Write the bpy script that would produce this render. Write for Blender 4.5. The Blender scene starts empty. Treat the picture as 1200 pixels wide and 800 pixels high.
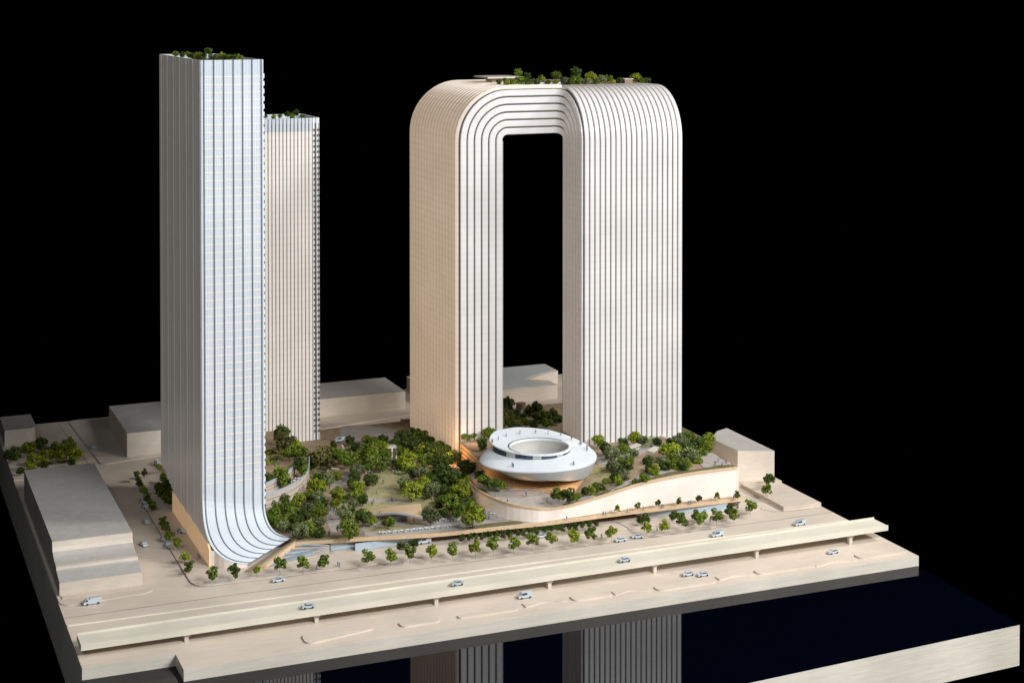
import bpy, bmesh, math, random
from mathutils import Vector, Matrix
random.seed(7)
R = math.radians
C = bpy.context.scene.collection
scene = bpy.context.scene

# ------------------------------------------------------------------ camera
F_PX, CY, YAW, PITCH = 1907.1, 46.0, R(-22.3874), R(1.1397)
CAM = Vector((-37.2452, -50.3198, 20.6016))
cam_d = bpy.data.cameras.new('camera'); cam = bpy.data.objects.new('camera', cam_d); C.objects.link(cam)
cam.location = CAM; cam.rotation_euler = (R(90) - PITCH, 0, YAW)
cam_d.sensor_width = 36; cam_d.lens = F_PX / 1200 * 36
cam_d.shift_y = -(400 - CY) / 1200
cam_d.clip_start = .5; cam_d.clip_end = 600
scene.camera = cam

# ------------------------------------------------------------------ world and studio lamps
w = bpy.data.worlds.new('World'); scene.world = w; w.use_nodes = True
w.node_tree.nodes['Background'].inputs['Color'].default_value = (0, 0, 0, 1)
w.node_tree.nodes['Background'].inputs['Strength'].default_value = 0
scene.view_settings.view_transform = 'Standard'; scene.view_settings.look = 'None'
scene.view_settings.exposure = 0; scene.view_settings.gamma = 1
scene.cycles.max_bounces = 8

def softbox(name, target, az, el, dist, sx, sy, power, col):
    d = bpy.data.lights.new(name, 'AREA'); d.shape = 'RECTANGLE'; d.size = sx; d.size_y = sy
    d.energy = power; d.color = col
    o = bpy.data.objects.new(name, d); C.objects.link(o)
    dv = Vector((math.cos(R(az)) * math.cos(R(el)), math.sin(R(az)) * math.cos(R(el)), math.sin(R(el))))
    o.location = Vector(target) + dv * dist
    o.rotation_euler = (-dv).to_track_quat('-Z', 'Y').to_euler()
    return o
softbox('key_softbox', (-12, 10, 4), -22, 37, 75, 12, 10, 33000, (1.0, .97, .93))
softbox('front_softbox', (-14, 6, 4), -76, 32, 58, 18, 8, 29000, (.95, .975, 1.0))
softbox('highlight_strip', (-5, 15, 15), -63, 21.5, 70, 24, 2.2, 17000, (.95, .98, 1.0))
softbox('left_softbox', (-12, 20, 8), -128, 26, 60, 12, 10, 4600, (.86, .92, 1.0))

# ------------------------------------------------------------------ pixel of a 1200x800 frame -> point of the place
def _dir(px, py):
    u = (px - 600) / F_PX; w_ = -(py - CY) / F_PX
    cp, sp = math.cos(PITCH), math.sin(PITCH)
    d = cp + w_ * sp; z = -sp + w_ * cp
    c, s = math.cos(YAW), math.sin(YAW)
    return Vector((c * u - s * d, s * u + c * d, z))
def at(px, py, z=0.):
    d = _dir(px, py); k = (z - CAM.z) / d.z
    p = CAM + d * k; return Vector((p.x, p.y, z))
def atY(px, py, y):
    d = _dir(px, py); return CAM + d * ((y - CAM.y) / d.y)
def atX(px, py, x):
    d = _dir(px, py); return CAM + d * ((x - CAM.x) / d.x)

# ------------------------------------------------------------------ materials
def mat(name, col, rough=.6, spec=.5, emit=None, estr=0, coat=0, metal=0):
    m = bpy.data.materials.new(name); m.use_nodes = True
    b = m.node_tree.nodes['Principled BSDF']
    b.inputs['Base Color'].default_value = (*col, 1); b.inputs['Roughness'].default_value = rough
    b.inputs['Specular IOR Level'].default_value = spec; b.inputs['Coat Weight'].default_value = coat
    b.inputs['Metallic'].default_value = metal
    if emit:
        b.inputs['Emission Color'].default_value = (*emit, 1); b.inputs['Emission Strength'].default_value = estr
    return m
def nd(m, t): return m.node_tree.nodes.new(t)
def lk(m, a, b): m.node_tree.links.new(a, b)
def grain(name, c1, c2, scale=(1, 1, 1), nscale=3., rough=.55, bump=.02, detail=6, c3=None, seams=0, spec=.3, rotz=0., lo=.3, hi=.7):
    """noise stretched along an axis: wood grain, card, turf..."""
    m = mat(name, c1, rough, spec); b = m.node_tree.nodes['Principled BSDF']
    tc = nd(m, 'ShaderNodeTexCoord'); mp = nd(m, 'ShaderNodeMapping'); mp.inputs['Scale'].default_value = scale
    mp.inputs['Rotation'].default_value = (0, 0, rotz)
    geo = nd(m, 'ShaderNodeNewGeometry')
    lk(m, geo.outputs['Position'], mp.inputs['Vector'])
    n = nd(m, 'ShaderNodeTexNoise'); n.inputs['Scale'].default_value = nscale; n.inputs['Detail'].default_value = detail
    n.inputs['Roughness'].default_value = .62
    lk(m, mp.outputs[0], n.inputs['Vector'])
    r = nd(m, 'ShaderNodeValToRGB'); r.color_ramp.elements[0].position = lo; r.color_ramp.elements[1].position = hi
    r.color_ramp.elements[0].color = (*c1, 1); r.color_ramp.elements[1].color = (*c2, 1)
    lk(m, n.outputs['Fac'], r.inputs['Fac'])
    out = r.outputs['Color']
    n2 = nd(m, 'ShaderNodeTexNoise'); n2.inputs['Scale'].default_value = .35; n2.inputs['Detail'].default_value = 4
    lk(m, geo.outputs['Position'], n2.inputs['Vector'])
    mr = nd(m, 'ShaderNodeMapRange'); mr.inputs['From Min'].default_value = .3; mr.inputs['From Max'].default_value = .7
    mr.inputs['To Min'].default_value = .88; mr.inputs['To Max'].default_value = 1.08
    lk(m, n2.outputs['Fac'], mr.inputs['Value'])
    mx = nd(m, 'ShaderNodeMix'); mx.data_type = 'RGBA'; mx.blend_type = 'MULTIPLY'; mx.inputs['Factor'].default_value = 1
    lk(m, out, mx.inputs['A']); lk(m, mr.outputs['Result'], mx.inputs['B']); out = mx.outputs['Result']
    lk(m, out, b.inputs['Base Color'])
    if bump:
        bp = nd(m, 'ShaderNodeBump'); bp.inputs['Strength'].default_value = .35; bp.inputs['Distance'].default_value = bump
        lk(m, n.outputs['Fac'], bp.inputs['Height']); lk(m, bp.outputs['Normal'], b.inputs['Normal'])
    return m
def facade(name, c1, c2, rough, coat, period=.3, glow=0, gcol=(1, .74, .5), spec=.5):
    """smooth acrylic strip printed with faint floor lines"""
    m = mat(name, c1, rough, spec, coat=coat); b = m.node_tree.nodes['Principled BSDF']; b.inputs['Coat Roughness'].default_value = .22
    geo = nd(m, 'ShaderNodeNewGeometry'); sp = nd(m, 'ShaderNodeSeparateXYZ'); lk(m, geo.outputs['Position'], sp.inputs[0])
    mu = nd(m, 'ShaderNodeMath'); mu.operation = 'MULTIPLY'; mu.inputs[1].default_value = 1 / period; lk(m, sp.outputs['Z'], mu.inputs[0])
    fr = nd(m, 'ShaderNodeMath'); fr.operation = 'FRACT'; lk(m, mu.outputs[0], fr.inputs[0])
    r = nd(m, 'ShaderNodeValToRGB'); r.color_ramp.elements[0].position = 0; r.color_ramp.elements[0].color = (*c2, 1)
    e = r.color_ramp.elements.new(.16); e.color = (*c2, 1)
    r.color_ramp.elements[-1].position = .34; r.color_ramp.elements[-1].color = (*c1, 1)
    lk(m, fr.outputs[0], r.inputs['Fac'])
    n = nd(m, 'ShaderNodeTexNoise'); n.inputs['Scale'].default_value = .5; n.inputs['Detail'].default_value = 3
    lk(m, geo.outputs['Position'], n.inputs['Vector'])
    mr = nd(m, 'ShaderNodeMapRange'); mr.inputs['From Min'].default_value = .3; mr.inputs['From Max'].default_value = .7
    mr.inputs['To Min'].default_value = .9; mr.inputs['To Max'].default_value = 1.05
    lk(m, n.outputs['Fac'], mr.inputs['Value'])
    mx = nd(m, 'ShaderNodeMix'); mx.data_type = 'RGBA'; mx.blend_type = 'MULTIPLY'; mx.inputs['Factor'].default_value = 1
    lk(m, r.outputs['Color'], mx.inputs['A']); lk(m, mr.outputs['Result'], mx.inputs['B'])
    lk(m, mx.outputs['Result'], b.inputs['Base Color'])
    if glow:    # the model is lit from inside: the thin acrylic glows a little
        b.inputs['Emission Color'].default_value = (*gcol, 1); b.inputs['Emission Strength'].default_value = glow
    return m
def leaf(name, c1, c2):
    m = mat(name, c1, .7, .2); b = m.node_tree.nodes['Principled BSDF']
    geo = nd(m, 'ShaderNodeNewGeometry'); oi = nd(m, 'ShaderNodeObjectInfo')
    n = nd(m, 'ShaderNodeTexNoise'); n.inputs['Scale'].default_value = 9; n.inputs['Detail'].default_value = 3
    lk(m, geo.outputs['Position'], n.inputs['Vector'])
    r = nd(m, 'ShaderNodeValToRGB'); r.color_ramp.elements[0].position = .35; r.color_ramp.elements[1].position = .68
    r.color_ramp.elements[0].color = (*c1, 1); r.color_ramp.elements[1].color = (*c2, 1)
    lk(m, n.outputs['Fac'], r.inputs['Fac'])
    mr = nd(m, 'ShaderNodeMapRange'); mr.inputs['To Min'].default_value = .7; mr.inputs['To Max'].default_value = 1.35
    lk(m, oi.outputs['Random'], mr.inputs['Value'])
    mx = nd(m, 'ShaderNodeMix'); mx.data_type = 'RGBA'; mx.blend_type = 'MULTIPLY'; mx.inputs['Factor'].default_value = 1
    lk(m, r.outputs['Color'], mx.inputs['A']); lk(m, mr.outputs['Result'], mx.inputs['B'])
    lk(m, mx.outputs['Result'], b.inputs['Base Color'])
    b.inputs['Subsurface Weight'].default_value = 0
    return m

M = {}
M['board'] = grain('pale_basswood', (.58, .485, .395), (.68, .585, .48), (.55, 7, 3), 1.6)
M['block'] = grain('pale_massing_wood', (.60, .52, .43), (.69, .60, .50), (1.2, 5, 6), 1.6)
M['roofgrey'] = grain('grey_sanded_roof', (.43, .40, .365), (.51, .48, .44), (2, 2, 2), 1.5)
M['side'] = grain('pale_basswood_edge', (.60, .55, .46), (.70, .645, .54), (.5, 5, 6), 1.5)
M['deck'] = grain('cream_deck_wood', (.64, .59, .48), (.72, .67, .55), (.4, 8, 3), 1.6)
M['timber'] = grain('warm_timber_edge', (.60, .42, .25), (.72, .53, .34), (3, 3, 3), 3.)
M['orange'] = grain('honey_timber', (.62, .38, .18), (.76, .52, .28), (1, 1, 9), 2.)
M['earth'] = grain('tan_park_ground', (.27, .19, .12), (.44, .32, .21), (1, 1, 1), 3., rough=.8)
M['path'] = grain('grey_paving', (.36, .32, .28), (.46, .42, .38), (1, 1, 1), 4., rough=.8)
M['lawn'] = grain('dry_lawn_flock', (.29, .26, .12), (.43, .38, .20), (1, 1, 1), 5., rough=.95, bump=.03)
M['turf'] = grain('dark_turf_flock', (.10, .10, .045), (.19, .17, .08), (1, 1, 1), 6., rough=.95, bump=.03)
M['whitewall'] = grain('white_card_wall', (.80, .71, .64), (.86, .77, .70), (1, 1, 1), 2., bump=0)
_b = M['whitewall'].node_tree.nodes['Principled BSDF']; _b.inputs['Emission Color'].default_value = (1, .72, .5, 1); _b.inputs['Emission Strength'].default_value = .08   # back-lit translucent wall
M['white'] = mat('matt_white', (.78, .80, .82), .45)
M['disc'] = grain('white_satin_disc', (.70, .74, .77), (.78, .82, .85), (1, 1, 1), 6., rough=.4, bump=0)
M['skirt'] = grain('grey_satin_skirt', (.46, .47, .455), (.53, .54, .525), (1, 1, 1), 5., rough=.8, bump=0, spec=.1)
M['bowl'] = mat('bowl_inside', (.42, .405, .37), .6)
M['glassb'] = mat('dark_glazing', (.03, .045, .07), .08, .8)
M['blue'] = mat('pale_blue_card', (.42, .50, .56), .4)
M['core'] = mat('dark_facade_joint', (.11, .085, .068), .6)
M['coreT'] = mat('blue_grey_facade_joint', (.25, .295, .34), .5)
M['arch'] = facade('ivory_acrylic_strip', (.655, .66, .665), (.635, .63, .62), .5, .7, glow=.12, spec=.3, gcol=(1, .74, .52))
M['archw'] = facade('ivory_acrylic_lit_strip', (.64, .615, .58), (.60, .57, .53), .5, .4, glow=.26, spec=.3, gcol=(1, .66, .38))  # left-face copy of the strip: warm light put into colour and glow
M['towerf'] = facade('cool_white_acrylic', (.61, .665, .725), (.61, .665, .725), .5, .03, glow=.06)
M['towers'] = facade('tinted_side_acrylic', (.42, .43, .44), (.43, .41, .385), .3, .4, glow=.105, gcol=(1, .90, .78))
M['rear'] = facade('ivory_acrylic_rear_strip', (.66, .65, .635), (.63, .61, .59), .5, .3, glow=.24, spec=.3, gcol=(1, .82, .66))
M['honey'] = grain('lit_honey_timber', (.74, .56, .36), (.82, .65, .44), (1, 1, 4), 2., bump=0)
_b = M['honey'].node_tree.nodes['Principled BSDF']; _b.inputs['Emission Color'].default_value = (1, .62, .32, 1); _b.inputs['Emission Strength'].default_value = .26   # warm glow put into the timber in place of a lamp
M['tier'] = grain('tan_terrace_wall', (.50, .42, .35), (.60, .52, .44), (1, 1, 3), 3.)
M['floorline'] = mat('warm_floor_line', (.76, .70, .60), .4, emit=(1, .75, .5), estr=.12)
M['mullion'] = mat('blue_grey_mullion', (.30, .36, .42), .4)
M['crownm'] = mat('frosted_crown', (.61, .66, .705), .35)
M['bare'] = mat('pale_concrete', (.60, .55, .48), .6)
M['brown'] = grain('brown_drum', (.22, .15, .11), (.30, .21, .15), (1, 1, 6), 3.)
M['car'] = mat('silver_car_paint', (.60, .66, .71), .28, .6, metal=.3)
M['carw'] = mat('car_window', (.05, .07, .09), .12, .7)
M['tyre'] = mat('tyre', (.03, .03, .03), .7)
M['person'] = mat('grey_figure', (.20, .23, .29), .5)
M['persond'] = mat('dark_figure', (.12, .13, .16), .5)
M['trunk'] = mat('bark_brown', (.09, .06, .035), .8)
M['trunkp'] = mat('pale_bark', (.40, .36, .28), .8)
M['warm'] = mat('warm_glow', (1, .6, .25), .5, emit=(1, .48, .16), estr=1.2)
M['line'] = mat('scored_line', (.14, .105, .08), .8)
wm = mat('black_acrylic_water', (.0004, .001, .0035), .02, .17); M['water'] = wm
LEAF = {'Y': leaf('yellow_green_leaf', (.10, .135, .008), (.28, .325, .025)),
        'G': leaf('mid_green_leaf', (.055, .09, .009), (.18, .24, .025)),
        'D': leaf('dark_green_leaf', (.024, .042, .008), (.09, .13, .02)),
        'S': leaf('sage_green_leaf', (.075, .09, .038), (.22, .25, .10)),
        'B': leaf('bronze_leaf', (.06, .055, .018), (.17, .155, .038))}

# ------------------------------------------------------------------ mesh helpers
def pydata(name, V, Fc, m, parent=None, smooth=None, kind=None):
    me = bpy.data.meshes.new(name); me.from_pydata([tuple(v) for v in V], [], Fc); me.materials.append(m)
    if smooth is not None:
        for i, p in enumerate(me.polygons): p.use_smooth = smooth[i] if isinstance(smooth, list) else smooth
    me.update()
    o = bpy.data.objects.new(name, me); C.objects.link(o)
    if parent: o.parent = parent
    if kind: o['kind'] = kind
    return o
class MB:
    def __init__(s): s.V = []; s.F = []; s.S = []
    def quadstrip(s, rows, closed=False, smooth=False):
        b = len(s.V); n = len(rows[0])
        for r in rows: s.V += [Vector(p) for p in r]
        for i in range(len(rows) - 1):
            for j in range(n if closed else n - 1):
                k = (j + 1) % n
                s.F.append((b + i * n + j, b + i * n + k, b + (i + 1) * n + k, b + (i + 1) * n + j)); s.S.append(smooth)
    def face(s, pts, smooth=False):
        b = len(s.V); s.V += [Vector(p) for p in pts]; s.F.append(tuple(range(b, b + len(pts)))); s.S.append(smooth)
    def box(s, x0, x1, y0, y1, z0, z1, M4=None, taper=0):
        P = [Vector((x, y, z)) for z in (z0, z1) for x, y in ((x0, y0), (x1, y0), (x1, y1), (x0, y1))]
        if taper:
            cx, cy = (x0 + x1) / 2, (y0 + y1) / 2
            for p in P[4:]: p.x = cx + (p.x - cx) * (1 - taper); p.y = cy + (p.y - cy) * (1 - taper)
        if M4: P = [M4 @ p for p in P]
        b = len(s.V); s.V += P
        for f in ((0, 3, 2, 1), (4, 5, 6, 7), (0, 1, 5, 4), (1, 2, 6, 5), (2, 3, 7, 6), (3, 0, 4, 7)):
            s.F.append(tuple(b + i for i in f)); s.S.append(False)
    def prism(s, poly, z0, z1):
        """poly: list of (x,y[,ztop]) counter-clockwise"""
        n = len(poly); b = len(s.V)
        for p in poly: s.V.append(Vector((p[0], p[1], z0)))
        for p in poly: s.V.append(Vector((p[0], p[1], p[2] if len(p) > 2 and z1 is None else z1)))
        for i in range(n):
            j = (i + 1) % n; s.F.append((b + i, b + j, b + n + j, b + n + i)); s.S.append(False)
        s.F.append(tuple(b + n + i for i in range(n))); s.S.append(False)
        s.F.append(tuple(b + n - 1 - i for i in range(n))); s.S.append(False)
    def tube(s, a, c, r0, r1, n=6):
        a = Vector(a); c = Vector(c); d = (c - a).normalized()
        u = d.orthogonal().normalized(); v = d.cross(u)
        s.quadstrip([[p + (u * math.cos(t) + v * math.sin(t)) * r for t in [2 * math.pi * k / n for k in range(n)]] for p, r in ((a, r0), (c, r1))], True, True)
        s.face([c + (u * math.cos(t) + v * math.sin(t)) * r1 for t in [2 * math.pi * k / n for k in range(n)]])
    def build(s, name, m, parent=None, kind=None):
        return pydata(name, s.V, s.F, m, parent, s.S, kind)
def ccw(poly):
    a = sum(poly[i][0] * poly[(i + 1) % len(poly)][1] - poly[(i + 1) % len(poly)][0] * poly[i][1] for i in range(len(poly)))
    return poly if a > 0 else poly[::-1]
def empty(name, loc=(0, 0, 0), label=None, cat=None, group=None):
    o = bpy.data.objects.new(name, None); C.objects.link(o); o.location = loc; o.empty_display_size = .2
    return tag(o, label, cat, group)
def tag(o, label=None, cat=None, group=None):
    if label: o['label'] = label
    if cat: o['category'] = cat
    if group: o['group'] = group
    return o
def struct(o): o['kind'] = 'structure'; return o
def strip(name, pa, pb, nr, t, m, parent, ch=.22, cw=.10, nrb=None):
    """a facade strip: two edge paths, a normal per step, thickness t"""
    mb = MB(); oa = [Vector(p) + Vector(n) * t for p, n in zip(pa, nr)]; nrb = nrb or nr; ob = [Vector(p) + Vector(n) * t for p, n in zip(pb, nrb)]
    # slightly eased face: chamfered edges
    ia = [a.lerp(b, cw) + Vector(n) * t * ch for a, b, n in zip(oa, ob, nr)]; ib = [b.lerp(a, cw) + Vector(n) * t * ch for a, b, n in zip(oa, ob, nr)]
    mb.quadstrip([ia, ib], smooth=True); mb.quadstrip([oa, ia], smooth=True); mb.quadstrip([ib, ob], smooth=True)
    mb.quadstrip([pa, oa]); mb.quadstrip([ob, pb])
    mb.face([pa[0], pb[0], ob[0], oa[0]]); mb.face([pa[-1], oa[-1], ob[-1], pb[-1]])
    return mb.build(name, m, parent)
def smoothpoly(pts, n=6, closed=True):
    """Catmull-Rom through the given points"""
    out = []; N = len(pts); P = [Vector(p) for p in pts]
    rng = range(N) if closed else range(N - 1)
    for i in rng:
        p0, p1, p2, p3 = (P[(i - 1) % N], P[i], P[(i + 1) % N], P[(i + 2) % N]) if closed else (P[max(i - 1, 0)], P[i], P[i + 1], P[min(i + 2, N - 1)])
        for k in range(n):
            t = k / n
            out.append(.5 * ((2 * p1) + (-p0 + p2) * t + (2 * p0 - 5 * p1 + 4 * p2 - p3) * t * t + (-p0 + 3 * p1 - 3 * p2 + p3) * t ** 3))
    if not closed: out.append(P[-1])
    return out

# ------------------------------------------------------------------ the base board and the black water
X0, XS, WT = -30.47, -27.56, -.37
BACK = 32.6
mb = MB(); mb.prism([(XS, 0), (0, 0), (0, BACK), (X0, BACK), (X0, 1.31), (XS, 1.31)], -2.05, 0)
brd = mb.build('board_top', M['board']); struct(brd); brd.name = 'ground'
brd.data.materials.append(M['side'])
brd.data.materials[0] = M['board']
for p in brd.data.polygons:
    if abs(p.normal.z) < .5: p.material_index = 1
    if p.normal.x < -.9 and p.center.x < X0 + .01: p.material_index = 1
# water block: top sheet of black acrylic over a pale plinth
wp = [(X0, 1.31 - .002), (X0, -7.85), (-.36, -6.1), (-.02, -.0)]
mb = MB(); mb.prism(ccw([(X0, -7.85), (-.36, -6.1), (-.05, -.004), (XS + .0, -.004), (XS - .004, 1.306), (X0, 1.306)]), WT - .02, WT)
wat = struct(mb.build('water', M['water']))
mb = MB(); mb.prism(ccw([(X0, -7.85), (-.36, -6.1), (-.05, -.004), (XS, -.004), (XS - .004, 1.306), (X0, 1.306)]), -1.78, WT - .024)
struct(mb.build('water_plinth', M['side']))

# raised pavements (thin sheets of wood) with scored outlines
def slab(poly, h, name='pavement', m='board', z=0.):
    mb = MB(); mb.prism(ccw([(p[0], p[1]) for p in poly]), z - .01, z + h); return struct(mb.build(name, M[m]))
def rounded(poly, r=.35, n=5):
    out = []; N = len(poly)
    for i in range(N):
        p0, p1, p2 = Vector(poly[i - 1][:2]), Vector(poly[i][:2]), Vector(poly[(i + 1) % N][:2])
        a = (p0 - p1).normalized(); b = (p2 - p1).normalized(); rr = min(r, (p0 - p1).length * .45, (p2 - p1).length * .45)
        A = p1 + a * rr; B = p1 + b * rr
        for k in range(n + 1):
            t = k / n; out.append(A * (1 - t) ** 2 + p1 * 2 * t * (1 - t) + B * t * t)
    return out
def score(pts, z=.004, wd=.02, parent=None):
    """a narrow groove line cut in the board"""
    P = [Vector((p[0], p[1], 0)) for p in pts]; a = []; b = []
    for i, p in enumerate(P):
        d = (P[min(i + 1, len(P) - 1)] - P[max(i - 1, 0)]).normalized(); n = Vector((-d.y, d.x, 0)) * wd / 2
        a.append((p.x + n.x, p.y + n.y, z)); b.append((p.x - n.x, p.y - n.y, z))
    mb = MB(); mb.quadstrip([b, a]); o = mb.build('scored_joint', M['line'], parent); return struct(o)
pave = [(-25.86, 7.42), (-3.0, 7.0), (-3.0, 9), (-19.1, 9), (-22.0, 17.5), (-25.86, 17.5)]
front = rounded([(-25.86, 6.98), (-19.0, 6.78), (-18.3, 7.6), (-20.5, 8.2), (-22.2, 17.2), (-25.86, 17.2)], .7)
slab(front, .045); score(front[0:8] , .003, .03)
score(front + front[:1], .004, .05)
f2 = rounded([(-17.6, 6.84), (-2.7, 6.95), (-2.2, 7.6), (-2.2, 9.4), (-17.6, 9.4)], .5)
slab(f2, .04)
score(f2[0:14], .0035, .03)
# street plots behind
slab(rounded([(-26.6, 24.0), (-11.0, 27.2), (-10.2, 27.4), (-10.2, 32.5), (-27.0, 32.5)], .4), .05)
slab(rounded([(X0 + .02, 6.9), (-27.2, 7.1), (-27.2, 20.2), (X0 + .02, 20.2)], .5), .03)
slab([(X0 + .02, 23.0), (-27.4, 23.2), (-27.6, 32.5), (X0 + .02, 32.5)], .03)
slab([(-9.4, 25.2), (-.05, 25.0), (-.05, 32.5), (-9.4, 32.5)], .06)
score([(-22.3, 21.2), (-10.5, 21.2)], .004, .03)
score([(-20.6, 25.4), (-11.5, 25.4)], .004, .02)
score([(-27.1, 20.5), (-27.1, 24.5), (-27.5, 32)], .004, .02)
# kerb that runs behind the raised road
mb = MB(); mb.prism([(X0 + .02, 5.02), (-.05, 4.55), (-.05, 4.62), (X0 + .02, 5.12)], -.01, .03); struct(mb.build('road_kerb', M['deck']))
mb = MB(); mb.prism([(X0 + .02, 5.8), (-.05, 5.72), (-.05, 5.735), (X0 + .02, 5.815)], -.01, .008); struct(mb.build('road_joint', M['line']))

# right hand plots
mb = MB(); pl = [tuple(at(918.3, 593.5, .16)[:2]), tuple(at(964.7, 588.3, .16)[:2]), (-.02, 10.4), (-1.72, 10.4)]; pl[1] = (-.02, pl[1][1])
mb.prism(ccw(pl), -.01, .16); struct(mb.build('plot', M['board']))
mb = MB(); mb.prism(ccw([(-1.86, 10.2), (-.02, 9.6), (-.02, 20.5), (-1.86, 20.5)]), -.01, .24); struct(mb.build('plot', M['board']))
score([(-1.83, 6.55), (-2.0, 10.2), (-2.1, 14)], .004, .03)
score([(-2.6, 9.4), (-2.55, 7.2), (-2.2, 6.7), (-1.5, 6.5), (-.1, 6.42)], .004, .03)
mb = MB(); mb.prism(ccw([(-1.9, 14.4), (-.02, 14.4), (-.02, 24), (-1.9, 24)]), -.01, .42); struct(mb.build('verge', M['turf']))

# low raised medians on the riverside road
def median(pts, h=.05, r=.3):
    mb = MB(); mb.prism(ccw([tuple(p[:2]) for p in rounded(pts, r)]), -.005, h); return struct(mb.build('median', M['board']))
median([at(352, 744), at(428, 731), at(440, 737), at(359, 756)], .05, .35)
for a, b, c in (((465, 729), (517, 729), 1), ((534, 721), (608, 715), .5), ((667, 700), (718, 697), 1.), ((766, 689), (838, 681), 1.), ((885, 671), (958, 660), 1.), ((1002, 652), (1060, 645), 1.2)):
    p = at(*a); q = at(*b); y = (p.y + q.y) / 2
    median([(p.x, y - .16 * c - .1, 0), (q.x, y - .16 * c - .1, 0), (q.x, y + .2 * c, 0), (p.x, y + .2 * c, 0)], .055, .25)
for a, b in (((614, 710), (662, 703)), ((718, 695), (762, 690)), ((840, 678), (882, 673)), ((953, 662), (1003, 656))):
    p = at(*a); q = at(*b); y = (p.y + q.y) / 2; L = q.x - p.x
    pts = [Vector((p.x + L * k / 12, y - .06 - .09 * math.cos(k / 12 * 2 * math.pi * 1.0), 0)) for k in range(13)] + [Vector((p.x + L * k / 12, y + .12 + .07 * math.cos(k / 12 * 2 * math.pi), 0)) for k in range(12, -1, -1)]
    mb = MB(); mb.prism(ccw([tuple(v[:2]) for v in pts]), -.005, .045); struct(mb.build('median', M['board']))

# ------------------------------------------------------------------ raised highway
hw = empty('raised_highway', (-15, 2.3, 0), 'long cream raised road deck on short piers along the waterfront', 'highway')
def Pt(o): return Vector(o.location)
def off(mb, e):
    d = -Vector(e.location); mb.V = [v + d for v in mb.V]; return mb
def hwl(t): return 2.06 + (1.90 - 2.06) * t, 3.0 + (2.88 - 3.0) * t, .27 + (.41 - .27) * t    # front edge, rear edge, underside
def hbeam(name, f0, f1, dz0, dz1, m):
    mb = MB(); mb.box(-30.40, -.02, 0, 1, 0, 1)
    for v in mb.V:
        t = (v.x + 30.4) / 30.38; a_, b_, c_ = hwl(t)
        v.y = a_ + f0 if v.y < .5 else a_ + f1; v.z = c_ + (dz0 if v.z < .5 else dz1)
    return off(mb, hw).build(name, m, hw)
hbeam('deck', .036, .93, .0, .165, M['deck'])
hbeam('parapet', 0, .034, -.01, .195, M['deck'])
hbeam('parapet', .932, .97, -.01, .225, M['deck'])
hbeam('lane_line', .30, .306, .166, .169, M['timber'])
for x in (-27.04, -22.69, -18.44, -14.19, -10.01, -5.74, -1.61):
    a_, b_, c_ = hwl((x + 30.4) / 30.38); y0_ = a_ + .13
    mb = MB(); mb.box(x - .065, x + .065, y0_ + .03, y0_ + .18, 0, c_ - .09); mb.box(x - .11, x + .11, y0_ - .02, y0_ + .5, c_ - .1, c_ - .04); mb.box(x - .2, x + .2, y0_ - .04, y0_ + .6, c_ - .04, c_ - .002)
    off(mb, hw).build('pier', M['side'], hw)

# ------------------------------------------------------------------ plain massing blocks
def block(name, poly, h, label, z=0., m='block', cat='building', tilt=None, steps=None):
    e = empty(name, (poly[0][0], poly[0][1], z), label, cat)
    poly = ccw(poly)
    mb = MB()
    if tilt: mb.prism([(p[0], p[1], p[2]) for p in poly], z, None)
    else: mb.prism(poly, z, h)
    off(mb, e).build('block', M[m], e)
    cx = sum(p[0] for p in poly) / len(poly); cy = sum(p[1] for p in poly) / len(poly); mb = MB(); mb.prism([(cx + (p[0] - cx) * .998, cy + (p[1] - cy) * .998) for p in poly], 0, 0)
    n_ = len(poly)
    for i, v in enumerate(mb.V): v.z = (poly[i % n_][2] if tilt else h) + (.002 if i < n_ else .012)
    off(mb, e).build('roof', M['roofgrey'], e); return e
# stepped block at left
e = empty('stepped_building', (-29.0, 14, 0), 'long pale wooden block with two stepped terraces at the near left corner', 'building')
mb = MB(); xa, xb = -30.36, -27.5
prof = [(7.9, .03), (7.9, .50), (8.72, .70 - .06), (8.78, .66), (8.8, .76), (9.0, .77), (9.35, .80), (9.65, .86), (9.86, .96), (9.95, 1.10), (9.98, 1.30), (19.8, 1.30), (19.8, .03)]
ra = [Vector((xa, y, z)) for y, z in prof]; rb = [Vector((xb, y, z)) for y, z in prof]
for i in range(len(prof) - 1): mb.face([ra[i], rb[i], rb[i + 1], ra[i + 1]], 4 < i < 9)
mb.face(ra); mb.face(rb[::-1]); off(mb, e).build('block', M['block'], e)
for pq in ((1, 3), (5, 8)):
    mb = MB(); mb.quadstrip([[ra[i] + Vector((.01, -.003, .004)) for i in range(pq[0], pq[1] + 1)], [rb[i] + Vector((-.01, -.003, .004)) for i in range(pq[0], pq[1] + 1)]]); off(mb, e).build('ledge', M['roofgrey'], e)
mb = MB(); mb.box(xa + .004, xb - .004, 9.985, 19.796, 1.302, 1.312); off(mb, e).build('roof', M['roofgrey'], e)
mb = MB(); mb.box(xa + .05, xb + .02, 7.55, 7.9, .03, .06); off(mb, e).build('base_step', M['board'], e)
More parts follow.
